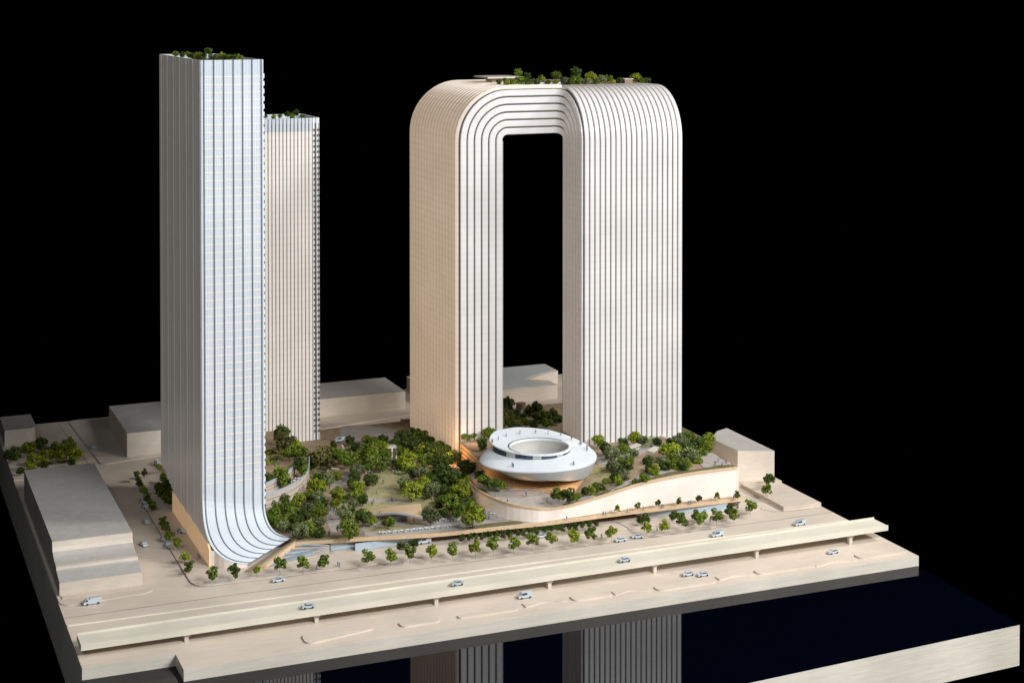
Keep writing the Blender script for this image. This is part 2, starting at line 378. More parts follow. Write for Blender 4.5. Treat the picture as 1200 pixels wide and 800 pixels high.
# block behind left tower
block('flat_roofed_building', [(-25.34, 24.7), (-20.6, 24.7), (-20.6, 30.2), (-25.34, 30.2)], 1.14, 'flat roofed wooden block partly behind the tall left tower', .05)
block('long_low_building', [(-17.4, 28.43), (-10.71, 28.43), (-10.71, 31.8), (-17.4, 31.8)], .93, 'long low wooden block seen between the two rear towers', .05)
mb = None
e = empty('corner_building', (-29.5, 29.5, 0), 'small pale block with one rounded corner at the far left edge', 'building')
poly = [(-30.34, 28.78), (-29.35, 28.78)] + [(-29.35 + .45 * math.sin(t), 29.23 - .45 * math.cos(t)) for t in [k * math.pi / 12 for k in range(1, 7)]] + [(-28.9, 31.5), (-30.34, 31.5)]
mb = MB(); mb.prism(ccw(poly), .03, .78); off(mb, e).build('block', M['block'], e)
mb = MB(); mb.prism(ccw([(p[0] * .9995, p[1]) for p in poly]), .782, .792); off(mb, e).build('roof', M['roofgrey'], e)
e = empty('notched_building', (-5, 30, 0), 'grey roofed low block with a notch seen through the arch opening', 'building')
nz = .74; pts = [(-9.3, 27.5), (-2.6, 27.5), (-2.6, 28.6), (-3.45, 29.3), (-2.6, 29.9), (-1.2, 30.6), (-1.2, 32.4), (-9.3, 32.4)]
mb = MB(); mb.prism(ccw(pts), .06, nz); off(mb, e).build('block', M['block'], e)
mb = MB(); mb.prism(ccw([(p[0] * .995, p[1]) for p in pts][:0] or [(-9.2, 27.62), (-3.0, 27.62), (-3.75, 29.3), (-3.0, 29.9), (-1.35, 30.7), (-1.35, 32.3), (-9.2, 32.3)]), nz + .002, nz + .03); off(mb, e).build('roof', M['skirt'], e)
# right block with a sloping roof line
rz = 1.52
block('corner_block_building', [(-1.80, 10.28, 1.55), (-.02, 10.2, 1.37), (-.02, 14.3, 1.38), (-.7, 14.0, 1.38), (-1.80, 12.6, 1.50)], None, 'pale wooden corner block with a slanted roof at the right end of the park', .24, tilt=True)

# ------------------------------------------------------------------ arch tower
ax0, ax1, axR, axE = -12.04, -9.98, -7.04, -2.14
aF, aP, aB, aH = 14.71, 16.99, 23.5, 16.92
W, WV, ri = ax1 - ax0, 2.06, .22
W2 = aP - aF - .12; ri2 = .12
zc = aH - WV - ri; zl = aH - WV
arch = empty('arch_tower', (-7, 17, 0), 'white arch shaped tower of rounded vertical bands spanning a tall opening', 'tower')
AO = Vector(arch.location)
def A_(V): return [Vector(v) - AO for v in V]
N_ARC = 12
def pathL(o):           # left leg, arc, lintel on the plane y = aP
    out = []; x = ax0 + o * W; xc = ax0 + W + ri; rx = W * (1 - o) + ri; rv = WV * (1 - o) + ri
    out.append(Vector((x, aP, 0)))
    for k in range(N_ARC + 1):
        t = math.pi - k / N_ARC * math.pi / 2
        out.append(Vector((xc + rx * math.cos(t), aP, zc + rv * math.sin(t))))
    return out
RHO = .40; LF = math.pi * RHO / 2; W2F = LF + (W2 + ri2 - RHO); RI2 = .42
def fold(q, z):     # unfolded distance past the start of the concave fillet -> point and normal
    if q < LF:
        f = q / RHO; return Vector((axR - RHO + RHO * math.sin(f), aP - RHO + RHO * math.cos(f), z)), Vector((-math.sin(f), -math.cos(f), 0))
    return Vector((axR, aP - RHO - (q - LF), z)), Vector((-1, 0, 0))
def pathS(o):           # the bands turn the concave corner while they curve down into the right leg
    out = []; nn = []; rs = (W2F - RI2) * (1 - o) + RI2; rv = WV * (1 - o) + ri
    for k in range(17):
        t = math.pi / 2 * (1 - k / 16); p, n = fold(rs * math.cos(t), zc + rv * math.sin(t)); out.append(p); nn.append(n)
    p, n = fold(rs, 0); out.append(p); nn.append(n)
    return out, nn
T = .07; g = .075
NB = 6
for k in range(NB):
    o0 = k / NB + g / 2 / W; o1 = (k + 1) / NB - g / 2 / W
    a, b = pathL(o0), pathL(o1); na = [Vector((0, -1, 0))] * len(a); nb = list(na)
    a2, n2 = pathS(o0); b2, m2 = pathS(o1)
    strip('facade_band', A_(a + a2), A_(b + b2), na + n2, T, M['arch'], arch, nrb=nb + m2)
mb = MB(); mb.quadstrip([A_(pathS(k / 12)[0]) for k in range(13)], smooth=True); mb.build('fold_backing', M['core'], arch)
mb = MB(); cp = [fold(LF * k / 8, 0)[0] for k in range(9)] + [Vector((axR, aP, 0))]; mb.prism(ccw([(p.x, p.y) for p in cp]), aH - .25, aH + .01); off(mb, arch).build('fold_cap', M['arch'], arch)
NA = 16
def prof_xz(y, xe):
    out = [Vector((ax0, y, 0))]; nr = [Vector((-1, 0, 0))]; xc = ax0 + W + ri
    for k in range(N_ARC + 1):
        t = math.pi - k / N_ARC * math.pi / 2
        out.append(Vector((xc + (W + ri) * math.cos(t), y, zc + (WV + ri) * math.sin(t)))); nr.append(Vector((math.cos(t), 0, math.sin(t))))
    out.append(Vector((xe, y, aH))); nr.append(Vector((0, 0, 1)))
    return out, nr
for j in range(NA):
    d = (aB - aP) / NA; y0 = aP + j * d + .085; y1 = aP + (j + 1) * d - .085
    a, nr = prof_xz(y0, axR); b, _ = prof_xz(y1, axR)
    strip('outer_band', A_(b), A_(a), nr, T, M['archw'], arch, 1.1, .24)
NF = 19
def prof_yz(x, ye):
    out = [Vector((x, aF, 0))]; nr = [Vector((0, -1, 0))]
    for k in range(N_ARC + 1):
        t = math.pi - k / N_ARC * math.pi / 2
        out.append(Vector((x, aP + (W2 + ri2) * math.cos(t), zc + (WV + ri) * math.sin(t)))); nr.append(Vector((0, math.cos(t), math.sin(t))))
    out.append(Vector((x, ye, aH))); nr.append(Vector((0, 0, 1)))
    return out, nr
for j in range(NF):
    d = (axE - axR) / NF; xa_, xb_ = axR + j * d + .031, axR + (j + 1) * d - .031
    a, nr = prof_yz(xa_, aB); b, _ = prof_yz(xb_, aB)
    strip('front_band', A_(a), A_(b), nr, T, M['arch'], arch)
for k in range(6):      # right end and inner faces
    y0 = aF + .04 + k * (W2 + .05) / 6; y1 = y0 + (W2 + .05) / 6 - .03; zt = zc if k < 2 else aH - 1.4 + .2 * k
    strip('end_band', A_([(axE, y0, 0), (axE, y0, zt)]), A_([(axE, y1, 0), (axE, y1, zt)]), [(1, 0, 0)] * 2, .03, M['arch'], arch)
for j in range(NA):
    d = (aB - aP) / NA
    strip('inner_band', A_([(ax1, aP + j * d + .02, 0), (ax1, aP + j * d + .02, zl - .25)]), A_([(ax1, aP + (j + 1) * d - .02, 0), (ax1, aP + (j + 1) * d - .02, zl - .25)]), [(1, 0, 0)] * 2, .03, M['arch'], arch)
# dark core
def extr(pts0, vec, name, m, parent, Of):
    mb = MB(); n = len(pts0); p1 = [Vector(p) + Vector(vec) for p in pts0]
    mb.face([Vector(p) - Of for p in pts0]); mb.face([p - Of for p in p1[::-1]])
    for i in range(n): mb.face([Vector(pts0[i]) - Of, p1[i] - Of, p1[(i + 1) % n] - Of, Vector(pts0[(i + 1) % n]) - Of])
    return mb.build(name, m, parent)
oL = pathL(0); iL = pathL(1)
extr(oL + [Vector((axR, aP, aH)), Vector((axR, aP, zl + .02))] + iL[::-1], (0, aB - aP, 0), 'core', M['core'], arch, AO)
oS = [Vector((axR, aP + (W2 + ri2) * math.cos(math.pi / 2 + k / N_ARC * math.pi / 2), zc + (WV + ri) * math.sin(math.pi / 2 + k / N_ARC * math.pi / 2))) for k in range(N_ARC + 1)] + [Vector((axR, aF, 0))]
extr([Vector((axR, aP, 0))] + [Vector((axR, aB, zl))] * 0 + [Vector((axR, aP, zl)), Vector((axR, aB, zl)), Vector((axR, aB, aH))] + oS, (axE - axR, 0, 0), 'core', M['core'], arch, AO)
# roof kerb line at the lintel, deck and roof pavilion
mb = MB(); mb.box(ax0 + 2.6, axE - .35, aP + .9, aB - .4, aH + T + .004, aH + T + .02); off(mb, arch).build('roof_garden_deck', M['earth'], arch)
pv = empty('roof_pavilion', (-9, 21, aH + T + .02), 'flat slab roofed pavilion on the left end of the arch tower roof', 'pavilion')
mb = MB(); p = atY(568, 89, 20.); q = atY(609, 89, 20.)
zz = aH + .36; PO = Vector(pv.location)
mb.box(p.x, q.x, 19.6, 21.4, zz, zz + .07); off(mb, pv).build('roof', M['bare'], pv)
mb = MB(); mb.box(p.x + .45, p.x + .9, 20.2, 21, aH + .065, zz); mb.box(p.x + .9, q.x - .2, 20.05, 21, aH + .065, zz - .004); off(mb, pv).build('wall', M['bare'], pv)
pv2 = empty('rooftop_box', (-4.7, 18.5, aH + .07), 'small brown box among the trees at the right of the arch tower roof', 'roof structure')
p = atY(730, 93, 18.5); q = atY(739, 93, 18.5)
mb = MB(); mb.box(p.x, q.x, 18.3, 18.9, aH + .065, p.z); off(mb, pv2).build('wall', M['brown'], pv2)
mb = MB(); mb.box(p.x - .03, q.x + .03, 18.27, 18.93, p.z, p.z + .03); off(mb, pv2).build('roof', M['bare'], pv2)
pv3 = empty('rooftop_pool', (-8.6, 18, aH + .07), 'pale blue pool edge between the trees on the arch tower roof', 'pool')
p = atY(630, 96, 18.2); q = atY(656, 96, 18.2)
mb = MB(); mb.box(p.x, q.x, 18.1, 18.6, aH + .065, aH + .22); off(mb, pv3).build('basin', M['blue'], pv3)
mb = MB(); mb.box(p.x + .05, q.x - .05, 18.15, 18.55, aH + .222, aH + .226); off(mb, pv3).build('water', M['glassb'], pv3)

# ------------------------------------------------------------------ left tall tower
tx0, tx1, tf, tb, tH = -24.85, -22.47, 10.36, 18.73, 18.60
T1 = empty('tall_tower', ((tx0 + tx1) / 2, 14, 0), 'tallest slender white tower whose ribbed front sweeps out at its foot', 'tower')
TO = Vector(T1.location); tw = tx1 - tx0
us = [0, .047, .203, .360, .515, .664, .815, .965, 1.0]
def bez(p0, p1, p2, p3, t): return p0 * (1 - t) ** 3 + p1 * 3 * t * (1 - t) ** 2 + p2 * 3 * t * t * (1 - t) + p3 * t ** 3
K0 = [Vector((tx0, tf, 2.3)), Vector((tx0, tf, 1.15)), Vector((tx0 - .45, 8.1, .42)), Vector((-23.62, 8.28, .14))]
K1 = [Vector((tx1, tf, 1.75)), Vector((tx1, tf, .95)), Vector((-22.38, 9.5, .55)), Vector((-21.55, 9.55, .52))]
NK = 14
def ribpath(u):
    k = [a.lerp(b, u) for a, b in zip(K0, K1)]
    pts = [Vector((tx0 + u * tw, tf, tH))] + [Vector((tx0 + u * tw, tf, tH - .62))] + [bez(*k, i / NK) for i in range(NK + 1)]
    return pts
def ribn(u):
    P = ribpath(u); Q = ribpath(min(u + .02, 1.02)); Q = ribpath(u + .02) if u < .98 else None
    if Q is None: P2 = ribpath(u - .02); Q = [p + (p - q) for p, q in zip(P, P2)]
    out = []
    for i, p in enumerate(P):
        tg = P[min(i + 1, len(P) - 1)] - P[max(i - 1, 0)]; s = Q[i] - p
        n = s.cross(tg); n = n.normalized() if n.length > 1e-7 else Vector((0, -1, 0))
        if n.y > 0: n = -n
        out.append(n)
    return out
gT = .012
for k in range(len(us) - 1):
    a = us[k] + (gT if k else 0); b = us[k + 1] - (gT if k < len(us) - 2 else 0)
    if b - a < .012: b = a + .012
    pa, pb = ribpath(a), ribpath(b); nr = ribn((a + b) / 2)
    sub = 5 if b - a > .05 else 1
    # fluted: narrow slivers side by side make the vertical reeding of the bay
    mb = MB(); rows = []
    cols = sub * 2 + 1
    for c in range(cols):
        u = a + (b - a) * c / (cols - 1); P = ribpath(u)
        rows.append([p + n * (.04 if c % 2 else .032) for p, n in zip(P, nr)])
    for nm_, s0, s1, m_ in (('crown_panel', 0, 2, 'crownm'), ('facade_bay', 1, None, 'towerf')):
        mb = MB(); cut = lambda L: [v - TO for v in L[s0:s1]]
        mb.quadstrip([cut(r) for r in rows[::-1]], smooth=False)
        mb.quadstrip([cut(rows[0]), cut(pa)]); mb.quadstrip([cut(pb), cut(rows[-1])])
        mb.build(nm_, M[m_], T1)
for k in range(1, len(us) - 1):     # proud blue-grey mullion between bays
    a, b = us[k] - .003, us[k] + .003
    strip('mullion', [v - TO for v in ribpath(a)], [v - TO for v in ribpath(b)], ribn(us[k]), .05, M['mullion'], T1)
# dark backing surface
mb = MB(); mb.quadstrip([[v - TO for v in ribpath(i / 12)] for i in range(12, -1, -1)], smooth=True); mb.build('facade_backing', M['coreT'], T1)
# floor edges: a thin strip per storey, 58 storeys
fe = None
for i in range(60):
    z = tH - .63 - i * .30
    if z < 2.5: break
    mb = MB()
    for k in range(1, 7):
        x_a = tx0 + (us[k] + gT) * tw; x_b = tx0 + (us[k + 1] - gT) * tw
        mb.box(x_a, x_b, tf - .046, tf - .03, -.02, .02)
    if fe is None:
        mb.V = [v - Vector((TO.x, TO.y, 0)) for v in mb.V]; fe = mb.build('floor_edge', M['floorline'], T1); fe.location.z = z
    else:
        o = fe.copy(); C.objects.link(o); o.parent = T1; o.location.z = z
# crown, side face, back, core
mb = MB(); mb.box(tx0 + .03, tx1 - .03, tf + .03, tb - .03, 1.2, tH - .25); off(mb, T1).build('core', M['core'], T1)
mb = MB(); mb.face([(tx0 + .03, 16, .8), (tx0 + .03, tf + .03, .8), (tx0 + .03, tf + .03, 1.3), (tx0 + .03, tb, 1.3), (tx0 + .03, tb, 1.2)])
off(mb, T1).build('side_backing', M['core'], T1)
side_poly = [Vector((tx0 - .04, tf + .05, 2.6)), Vector((tx0 - .04, tf + .05, .8)), Vector((tx0 - .04, 9.2, .8))] + [Vector((tx0 - .04, bez(*K0, i / 20).y + .0, bez(*K0, i / 20).z)) for i in range(20, -1, -1) if bez(*K0, i / 20).z > .84]
mb = MB(); mb.face([v - TO for v in side_poly][::-1]); mb.face([v - TO + Vector((.03, 0, 0)) for v in side_poly]); mb.build('side_infill', M['towers'], T1)
NS = 19
for j in range(NS):
    d = (tb - tf) / NS; y0 = tf + j * d + .02; y1 = tf + (j + 1) * d - .02
    z0 = .8 if y1 < 16 else .8 + (y1 - 16) / 2.73 * .5
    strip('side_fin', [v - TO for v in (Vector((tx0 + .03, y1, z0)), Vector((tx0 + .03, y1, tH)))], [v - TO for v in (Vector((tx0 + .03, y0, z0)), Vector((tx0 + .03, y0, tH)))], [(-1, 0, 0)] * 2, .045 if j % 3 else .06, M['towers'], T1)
# right and rear faces with projecting balcony slabs
for j in range(NS):
    d = (tb - tf) / NS; y0 = tf + j * d + .02; y1 = tf + (j + 1) * d - .02
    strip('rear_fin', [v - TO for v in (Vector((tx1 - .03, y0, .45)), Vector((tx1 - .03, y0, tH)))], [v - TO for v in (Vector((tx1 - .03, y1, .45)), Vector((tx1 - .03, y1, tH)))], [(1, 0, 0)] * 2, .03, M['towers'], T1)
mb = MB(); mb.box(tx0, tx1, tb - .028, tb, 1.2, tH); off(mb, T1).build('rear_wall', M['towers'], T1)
bl = None
for i in range(60):
    z = tH - .62 - i * .29
    if z < 1.6: break
    if bl is None:
        mb = MB(); mb.box(tx1 + .003, tx1 + .045, tf - .02, tf + .6, -.085, .085); mb.V = [v - Vector((TO.x, TO.y, 0)) for v in mb.V]
        bl = mb.build('balcony', M['white'], T1); bl.location.z = z
    else:
        o = bl.copy(); C.objects.link(o); o.parent = T1; o.location.z = z
# parapet at the crown
for (xa_, xb_, ya, yb) in ((tx0 + .01, tx1, tf + .005, tf + .03), (tx1 - .03, tx1, tf + .03, tb)):
    mb = MB(); mb.box(xa_, xb_, ya, yb, tH - .7, tH); off(mb, T1).build('parapet', M['crownm'], T1)
mb = MB(); mb.box(tx0 + .05, tx1 - .05, tf + .05, tb - .05, tH - .24, tH - .2); off(mb, T1).build('roof_garden_deck', M['turf'], T1)
# lit timber foot wall on the left, plain front wall under the sweep
mb = MB()
low = [Vector((tx0, 16, .8)), Vector((tx0, tf, .8))] + [bez(*K0, i / NK) for i in range(NK + 1) if bez(*K0, i / NK).z < .8][:1] + [Vector((tx0, 8.95, .62))]
poly = [Vector((tx0 - .06, 16.05, .0)), Vector((tx0 - .06, 8.84, 0)), Vector((tx0 - .06, 8.84, .66)), Vector((tx0 - .06, 9.15, .80)), Vector((tx0 - .06, 16.05, .80))]
pv_ = [v - TO for v in poly]; pw_ = [v + Vector((.075, 0, 0)) for v in pv_]; mb.face(pv_); mb.face(pw_[::-1]); mb.quadstrip([pv_, pw_], closed=True)
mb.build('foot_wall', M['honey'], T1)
mb = MB(); fr_ = [bez(*K0, i / NK) for i in range(NK + 1) if bez(*K0, i / NK).z < .8]
fr_ = [Vector((tx0 - .055, 8.845, .67))] + [v for v in fr_ if v.y < 8.83]
a = [v - TO for v in fr_]; b = [Vector((max(v.x, tx0 - .055), v.y + .01, 0)) - TO for v in fr_]
mb.quadstrip([b, a]); mb.build('front_wall', M['whitewall'], T1)

# ------------------------------------------------------------------ shorter tower behind
sx0, sx1, sf, sb, sH = -20.6, -16.78, 22.95, 26.0, 15.45
T2 = empty('short_tower', ((sx0 + sx1) / 2, 24, 0), 'shorter ivory banded tower standing behind the tallest tower', 'tower')
SO = Vector(T2.location)
mb = MB(); mb.box(sx0, sx1, sf, sb, 0, sH - .25); off(mb, T2).build('core', M['core'], T2)
nb = 20; bw = (sx1 - .32 - sx0) / nb
for j in range(nb):
    x_a = sx0 + j * bw + .022; x_b = sx0 + (j + 1) * bw - .022
    for nm_, z0_, z1_, m_ in (('facade_band', .3, sH - .62, 'rear'), ('crown_panel', sH - .618, sH, 'crownm')):
        a = [Vector((x_a, sf, z)) for z in (z0_, z1_)]; b = [Vector((x_b, sf, z)) for z in (z0_, z1_)]
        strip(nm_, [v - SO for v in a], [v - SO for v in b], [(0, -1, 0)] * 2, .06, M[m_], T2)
for (a_, b_) in ((sx1 - .30, sx1 - .16), (sx1 - .13, sx1 + .01)):
    strip('corner_band', [Vector((a_, sf, 0)) - SO, Vector((a_, sf, sH)) - SO], [Vector((b_ - .05, sf, 0)) - SO, Vector((b_ - .05, sf, sH)) - SO], [(0, -1, 0)] * 2, .03, M['white'], T2)
bl = None; i = 0
while True:
    z = sH - .55 - i * .255; i += 1
    if z < .8: break
    if bl is None:
        mb = MB()
        for x_ in (sx1 - .21, sx1 - .035): mb.box(x_ - .05, x_ + .045, sf - .075, sf - .03, -.06, .04)
        mb.V = [v - Vector((SO.x, SO.y, 0)) for v in mb.V]; bl = mb.build('balcony_recess', M['core'], T2); bl.location.z = z
    else:
        o = bl.copy(); C.objects.link(o); o.parent = T2; o.location.z = z
for (a_, b_, c_, d_) in ((sx0, sx1, sf + .01, sf + .04), (sx1 - .04, sx1, sf + .04, sb), (sx0, sx0 + .04, sf + .04, sb), (sx0 + .04, sx1 - .04, sb - .04, sb)):
    mb = MB(); mb.box(a_, b_, c_, d_, sH - .6, sH); off(mb, T2).build('parapet', M['crownm'], T2)
for j in range(12):
    d = (sb - sf) / 12
    for X_, nx in ((sx0, -1), (sx1, 1)):
        strip('side_band', [v - SO for v in (Vector((X_, sf + j * d + .02, .3)), Vector((X_, sf + j * d + .02, sH)))], [v - SO for v in (Vector((X_, sf + (j + 1) * d - .02, .3)), Vector((X_, sf + (j + 1) * d - .02, sH)))], [(nx, 0, 0)] * 2, .03, M['arch'], T2)

# ------------------------------------------------------------------ park platform
PZ = .45
edge = [at(346, 635.5, PZ), at(420, 630, PZ), at(470, 627.2, PZ), at(520, 624, PZ), at(580, 617.5, PZ), at(645, 611, PZ), at(720, 601, PZ), at(820, 589, PZ), at(868, 583.4, PZ)]
park = [tuple(p[:2]) for p in edge] + [(-3.1, 8.6), (-9, 9.6), (-13.0, 9.6), (-12.2, 14.7), (-12.2, 24.6), (-20.5, 24.6), (-22.40, 17.5), (-22.40, 10.3), (-21.7, 9.6)]
mb = MB(); mb.prism(ccw(park), PZ - .12, PZ); struct(mb.build('park_ground', M['earth']))
mb = MB(); mb.prism(ccw([(-22.38, 10.3), (-21.5, 9.55), (-19.3, 9.3), (-16.9, 9.9), (-15.0, 9.4), (-13.2, 9.8), (-12.4, 14.6), (-12.4, 24.4), (-20.4, 24.4), (-22.38, 17.5)]), 0.002, PZ - .122); struct(mb.build('platform_base', M['core']))
# ground under the arch and beyond the opening
mb = MB(); mb.prism(ccw([(-12.2, 15), (-2.0, 13), (-2.0, 24.8), (-12.2, 24.8)]), .0, .50); struct(mb.build('courtyard_ground', M['earth']))
# timber fascia of the platform
def ribbon(pts, z0s, z1s, thick, name, m, parent=None, kind=None, out=(0, -1)):
    """a curved band with real thickness that follows a line on plan"""
    P = [Vector((p[0], p[1], 0)) for p in pts]; rows = [[], [], [], []]
    for i, p in enumerate(P):
        d = (P[min(i + 1, len(P) - 1)] - P[max(i - 1, 0)]).normalized(); n = Vector((d.y, -d.x, 0)) * thick
        z0 = z0s[i] if hasattr(z0s, '__len__') else z0s; z1 = z1s[i] if hasattr(z1s, '__len__') else z1s
        rows[0].append((p.x, p.y, z0)); rows[1].append((p.x + n.x, p.y + n.y, z0)); rows[2].append((p.x + n.x, p.y + n.y, z1)); rows[3].append((p.x, p.y, z1))
    mb = MB()
    for i in range(4): mb.quadstrip([rows[i], rows[(i + 1) % 4]], smooth=False)
    mb.face([rows[0][0], rows[3][0], rows[2][0], rows[1][0]]); mb.face([rows[0][-1], rows[1][-1], rows[2][-1], rows[3][-1]])
    if parent: mb.V = [v - Vector(parent.location) for v in mb.V]
    return mb.build(name, m, parent, kind)
eds = smoothpoly(edge, 4, False)
fasc = empty('platform_edge', tuple(edge[4]), 'long timber edge beam of the raised park above the street', 'edge beam')
ribbon(eds, PZ - .115, PZ + .025, .06, 'beam', M['timber'], fasc)
# pale blue wall below the left part of the platform and grey screens below the right part
e = empty('retaining_wall', tuple(at(460, 640, 0)), 'pale blue wall under the left half of the raised park edge', 'wall')
ribbon([at(387, 645, 0), at(400, 643.5, 0), at(415, 641, 0)], .01, PZ - .17, .04, 'wall', M['blue'], e)
ribbon([at(416, 645, 0), at(440, 642, 0), at(460, 638.8, 0), at(500, 633, 0), at(537, 629, 0) + Vector((0, .1, 0))], .01, PZ - .17, .04, 'wall', M['blue'], e)
e = empty('street_wall', tuple(at(800, 600, 0)), 'grey blue wall under the right end of the raised park', 'wall')
ribbon([at(752, 610, 0) + Vector((0, .5, 0)), at(800, 606, 0) + Vector((0, .4, 0)), at(856, 600, 0) + Vector((0, .25, 0))], .01, PZ - .13, .04, 'wall', M['blue'], e)
e = empty('platform_post', tuple(at(864.5, 596.5)), 'lone dark post holding the right tip of the raised park', 'post')
mb = MB(); mb.box(-.03, .03, -.03, .03, 0, PZ - .16); mb.build('post', M['persond'], e); mb = MB(); mb.box(-.1, .1, -.05, .05, PZ - .19, PZ - .15); mb.build('bracket', M['persond'], e)
# ramp from the street corner up to the platform
ra_ = [Vector((-24.0, 7.72, .03)), Vector((-21.45, 9.52, PZ + .03)), Vector((-21.2, 9.62, PZ + .03))]
rb_ = [at(301, 671, .03), at(346, 635.5, PZ + .03)]
rp = empty('ramp', (-23, 8.5, 0), 'sloping ramp with planted strip beside the ribbed tower foot', 'ramp')
def lerp4(t0, t1, n=8):
    A, B = ra_[0], ra_[1]; Cc, D = rb_
    l = [A.lerp(B, i / n) for i in range(n + 1)]; r = [Cc.lerp(D, i / n) for i in range(n + 1)]
    return [a.lerp(b, t0) for a, b in zip(l, r)], [a.lerp(b, t1) for a, b in zip(l, r)]
for nm, t0, t1, m_, dz in (('paving', 0, .42, 'brown', 0), ('planting_strip', .42, .70, 'lawn', .012), ('timber_edge', .70, 1.0, 'timber', .03)):
    a, b = lerp4(t0, t1); mb = MB()
    up = Vector((0, 0, dz)); dn = lambda L: [Vector((p.x, p.y, 0)) for p in L]
    mb.quadstrip([dn(a), [p + up for p in a], [p + up for p in b], dn(b)][::-1]); off(mb, rp).build(nm, M[m_], rp)
# slatted screen below the ramp edge
scr = empty('slatted_screen', tuple(at(345, 655)), 'fan of timber and blue slats below the corner of the park ramp', 'screen')
a0, a1 = at(303, 671, 0) + Vector((.05, .03, 0)), at(386, 648, 0)
for k in range(7):
    t = k / 6
    p = rb_[0].lerp(rb_[1], t) + Vector((.02, .08, -.08)); q = Vector((a1.x, a1.y, 0)) + Vector((0, 0, .03 + .045 * k))
    p.z = max(.02, p.z); mb = MB(); th = .020
    n = Vector((0, -1, 0)) * .03
    for (s_, e_) in (((p), (q)),):
        mb.box(0, 1, 0, 1, 0, 1); mb.V = []; mb.F = []; mb.S = []
        A = [s_ + Vector((0, 0, -th)), s_ + Vector((0, 0, th)), e_ + Vector((0, 0, th)), e_ + Vector((0, 0, -th))]
        B = [v + n for v in A]
        mb.face(B[::-1]); mb.face(A); mb.face([A[1], B[1], B[2], A[2]]); mb.face([A[0], A[3], B[3], B[0]]); mb.face([A[3], A[2], B[2], B[3]]); mb.face([A[0], B[0], B[1], A[1]])
    off(mb, scr).build('slat', M['timber'] if k % 2 else M['blue'], scr)
mb = MB(); mb.face([v - Vector(scr.location) for v in (a0 + Vector((0, .12, .005)), a1 + Vector((0, .1, .005)), a1 + Vector((0, .1, PZ - .15)), rb_[1] + Vector((0, .15, -.14)))])
mb.build('backing', M['coreT'], scr)

# lawns and paths on the platform: thin sheets
def sheet(pxs, z, m, name, n=5, h=.006, closed=True):
    pts = [at(x, y, z) for x, y in pxs]; pts = smoothpoly(pts, n, True) if n else pts
    mb = MB(); mb.prism(ccw([tuple(p[:2]) for p in pts]), z - .01, z + h); return mb.build(name, M[m], kind='structure')
sheet([(424, 601), (428, 588), (432, 565), (440, 553), (458, 549), (472, 553), (480, 562), (488, 572), (512, 586), (520, 598), (505, 606), (470, 600)], PZ, 'lawn', 'lawn')
sheet([(424, 583), (440, 584), (462, 586.5), (476, 587), (476, 589.5), (450, 589), (430, 587), (420, 586)], PZ, 'path', 'footpath', h=.012)
sheet([(382, 602), (387, 590), (386, 575), (394, 562), (410, 552), (416, 556), (404, 568), (396, 580), (398, 596), (402, 612), (400, 621), (388, 622)], PZ, 'path', 'footpath', h=.006)
sheet([(424, 620), (440, 610), (490, 612), (530, 604), (556, 606), (600, 612), (640, 611), (560, 619), (500, 624), (440, 629)], PZ, 'path', 'plaza', h=.005)
sheet([(425, 620), (440, 617), (462, 616), (484, 617), (480, 620), (455, 622.5), (430, 622.5)], PZ, 'lawn', 'lawn', h=.012)
sheet([(548, 618), (575, 613), (605, 611), (612, 613), (580, 617.5), (550, 620)], PZ, 'turf', 'planting_bed', h=.02)
sheet([(342, 634), (380, 630.5), (420, 628.0), (420, 625.5), (380, 627.5), (342, 631)], PZ, 'turf', 'planting_bed', h=.02, n=0)
sheet([(545, 575), (558, 585), (575, 598), (596, 607), (590, 612), (565, 604), (548, 590), (538, 578)], PZ, 'path', 'footpath', h=.008)
sheet([(400, 500), (440, 500), (470, 505), (500, 525), (540, 548), (552, 556), (545, 562), (505, 545), (470, 530), (410, 520)], PZ, 'path', 'footpath', h=.008)

# ------------------------------------------------------------------ upper park (right): wall, rim, terrain
rimdef = [((540, 552), .62), ((548, 561), .80), ((557, 570), .98), ((570, 578.5), 1.10), ((595, 588.5), 1.10), ((625, 594), 1.03), ((645, 594.6), .95), ((668, 590.5), .98), ((695, 583), 1.10), ((720, 575), 1.26), ((745, 567), 1.40), ((770, 561), 1.50), ((795, 556), 1.57), ((820, 552), 1.62), ((845, 549), 1.64), ((863, 547), 1.66)]
rim3 = [at(*p, z) for p, z in rimdef]
rim = smoothpoly(rim3, 4, False)
# keep the right part on one straight line like the street below
upw = empty('terrace_wall', (-9, 8.2, PZ), 'tall white curved wall that carries the upper park above the walkway', 'wall')
pts = [Vector((p.x, p.y, 0)) for p in rim]
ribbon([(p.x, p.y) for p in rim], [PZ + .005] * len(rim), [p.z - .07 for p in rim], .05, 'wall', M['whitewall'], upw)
ribbon([(p.x, p.y) for p in rim], [p.z - .068 for p in rim], [p.z + .02 for p in rim], .085, 'timber_rim', M['timber'], upw)
rp_, lp_ = rim[-1], rim[0]
mb = MB(); mb.box(lp_.x, lp_.x + .05, lp_.y, 17, PZ, 1.25); 
ribbon([(rp_.x + .02, rp_.y - .04), (rp_.x + .02, 11), (rp_.x + .02, 14), (rp_.x + .02, 16.9)], 0.05, [rp_.z - .03, 1.5, 1.35, 1.2], .05, 'wall', M['whitewall'], upw)
def rimz(x):
    best = min(range(len(rim)), key=lambda i: abs(rim[i].x - x) if rim[i].y < 10.5 else 99)
    return rim[best].z
def rimy(x):
    c = [p for p in rim if abs(p.x - x) < .35]
    return min(p.y for p in c) if c else 8.
def sstep(t): t = max(0., min(1., t)); return t * t * (3 - 2 * t)
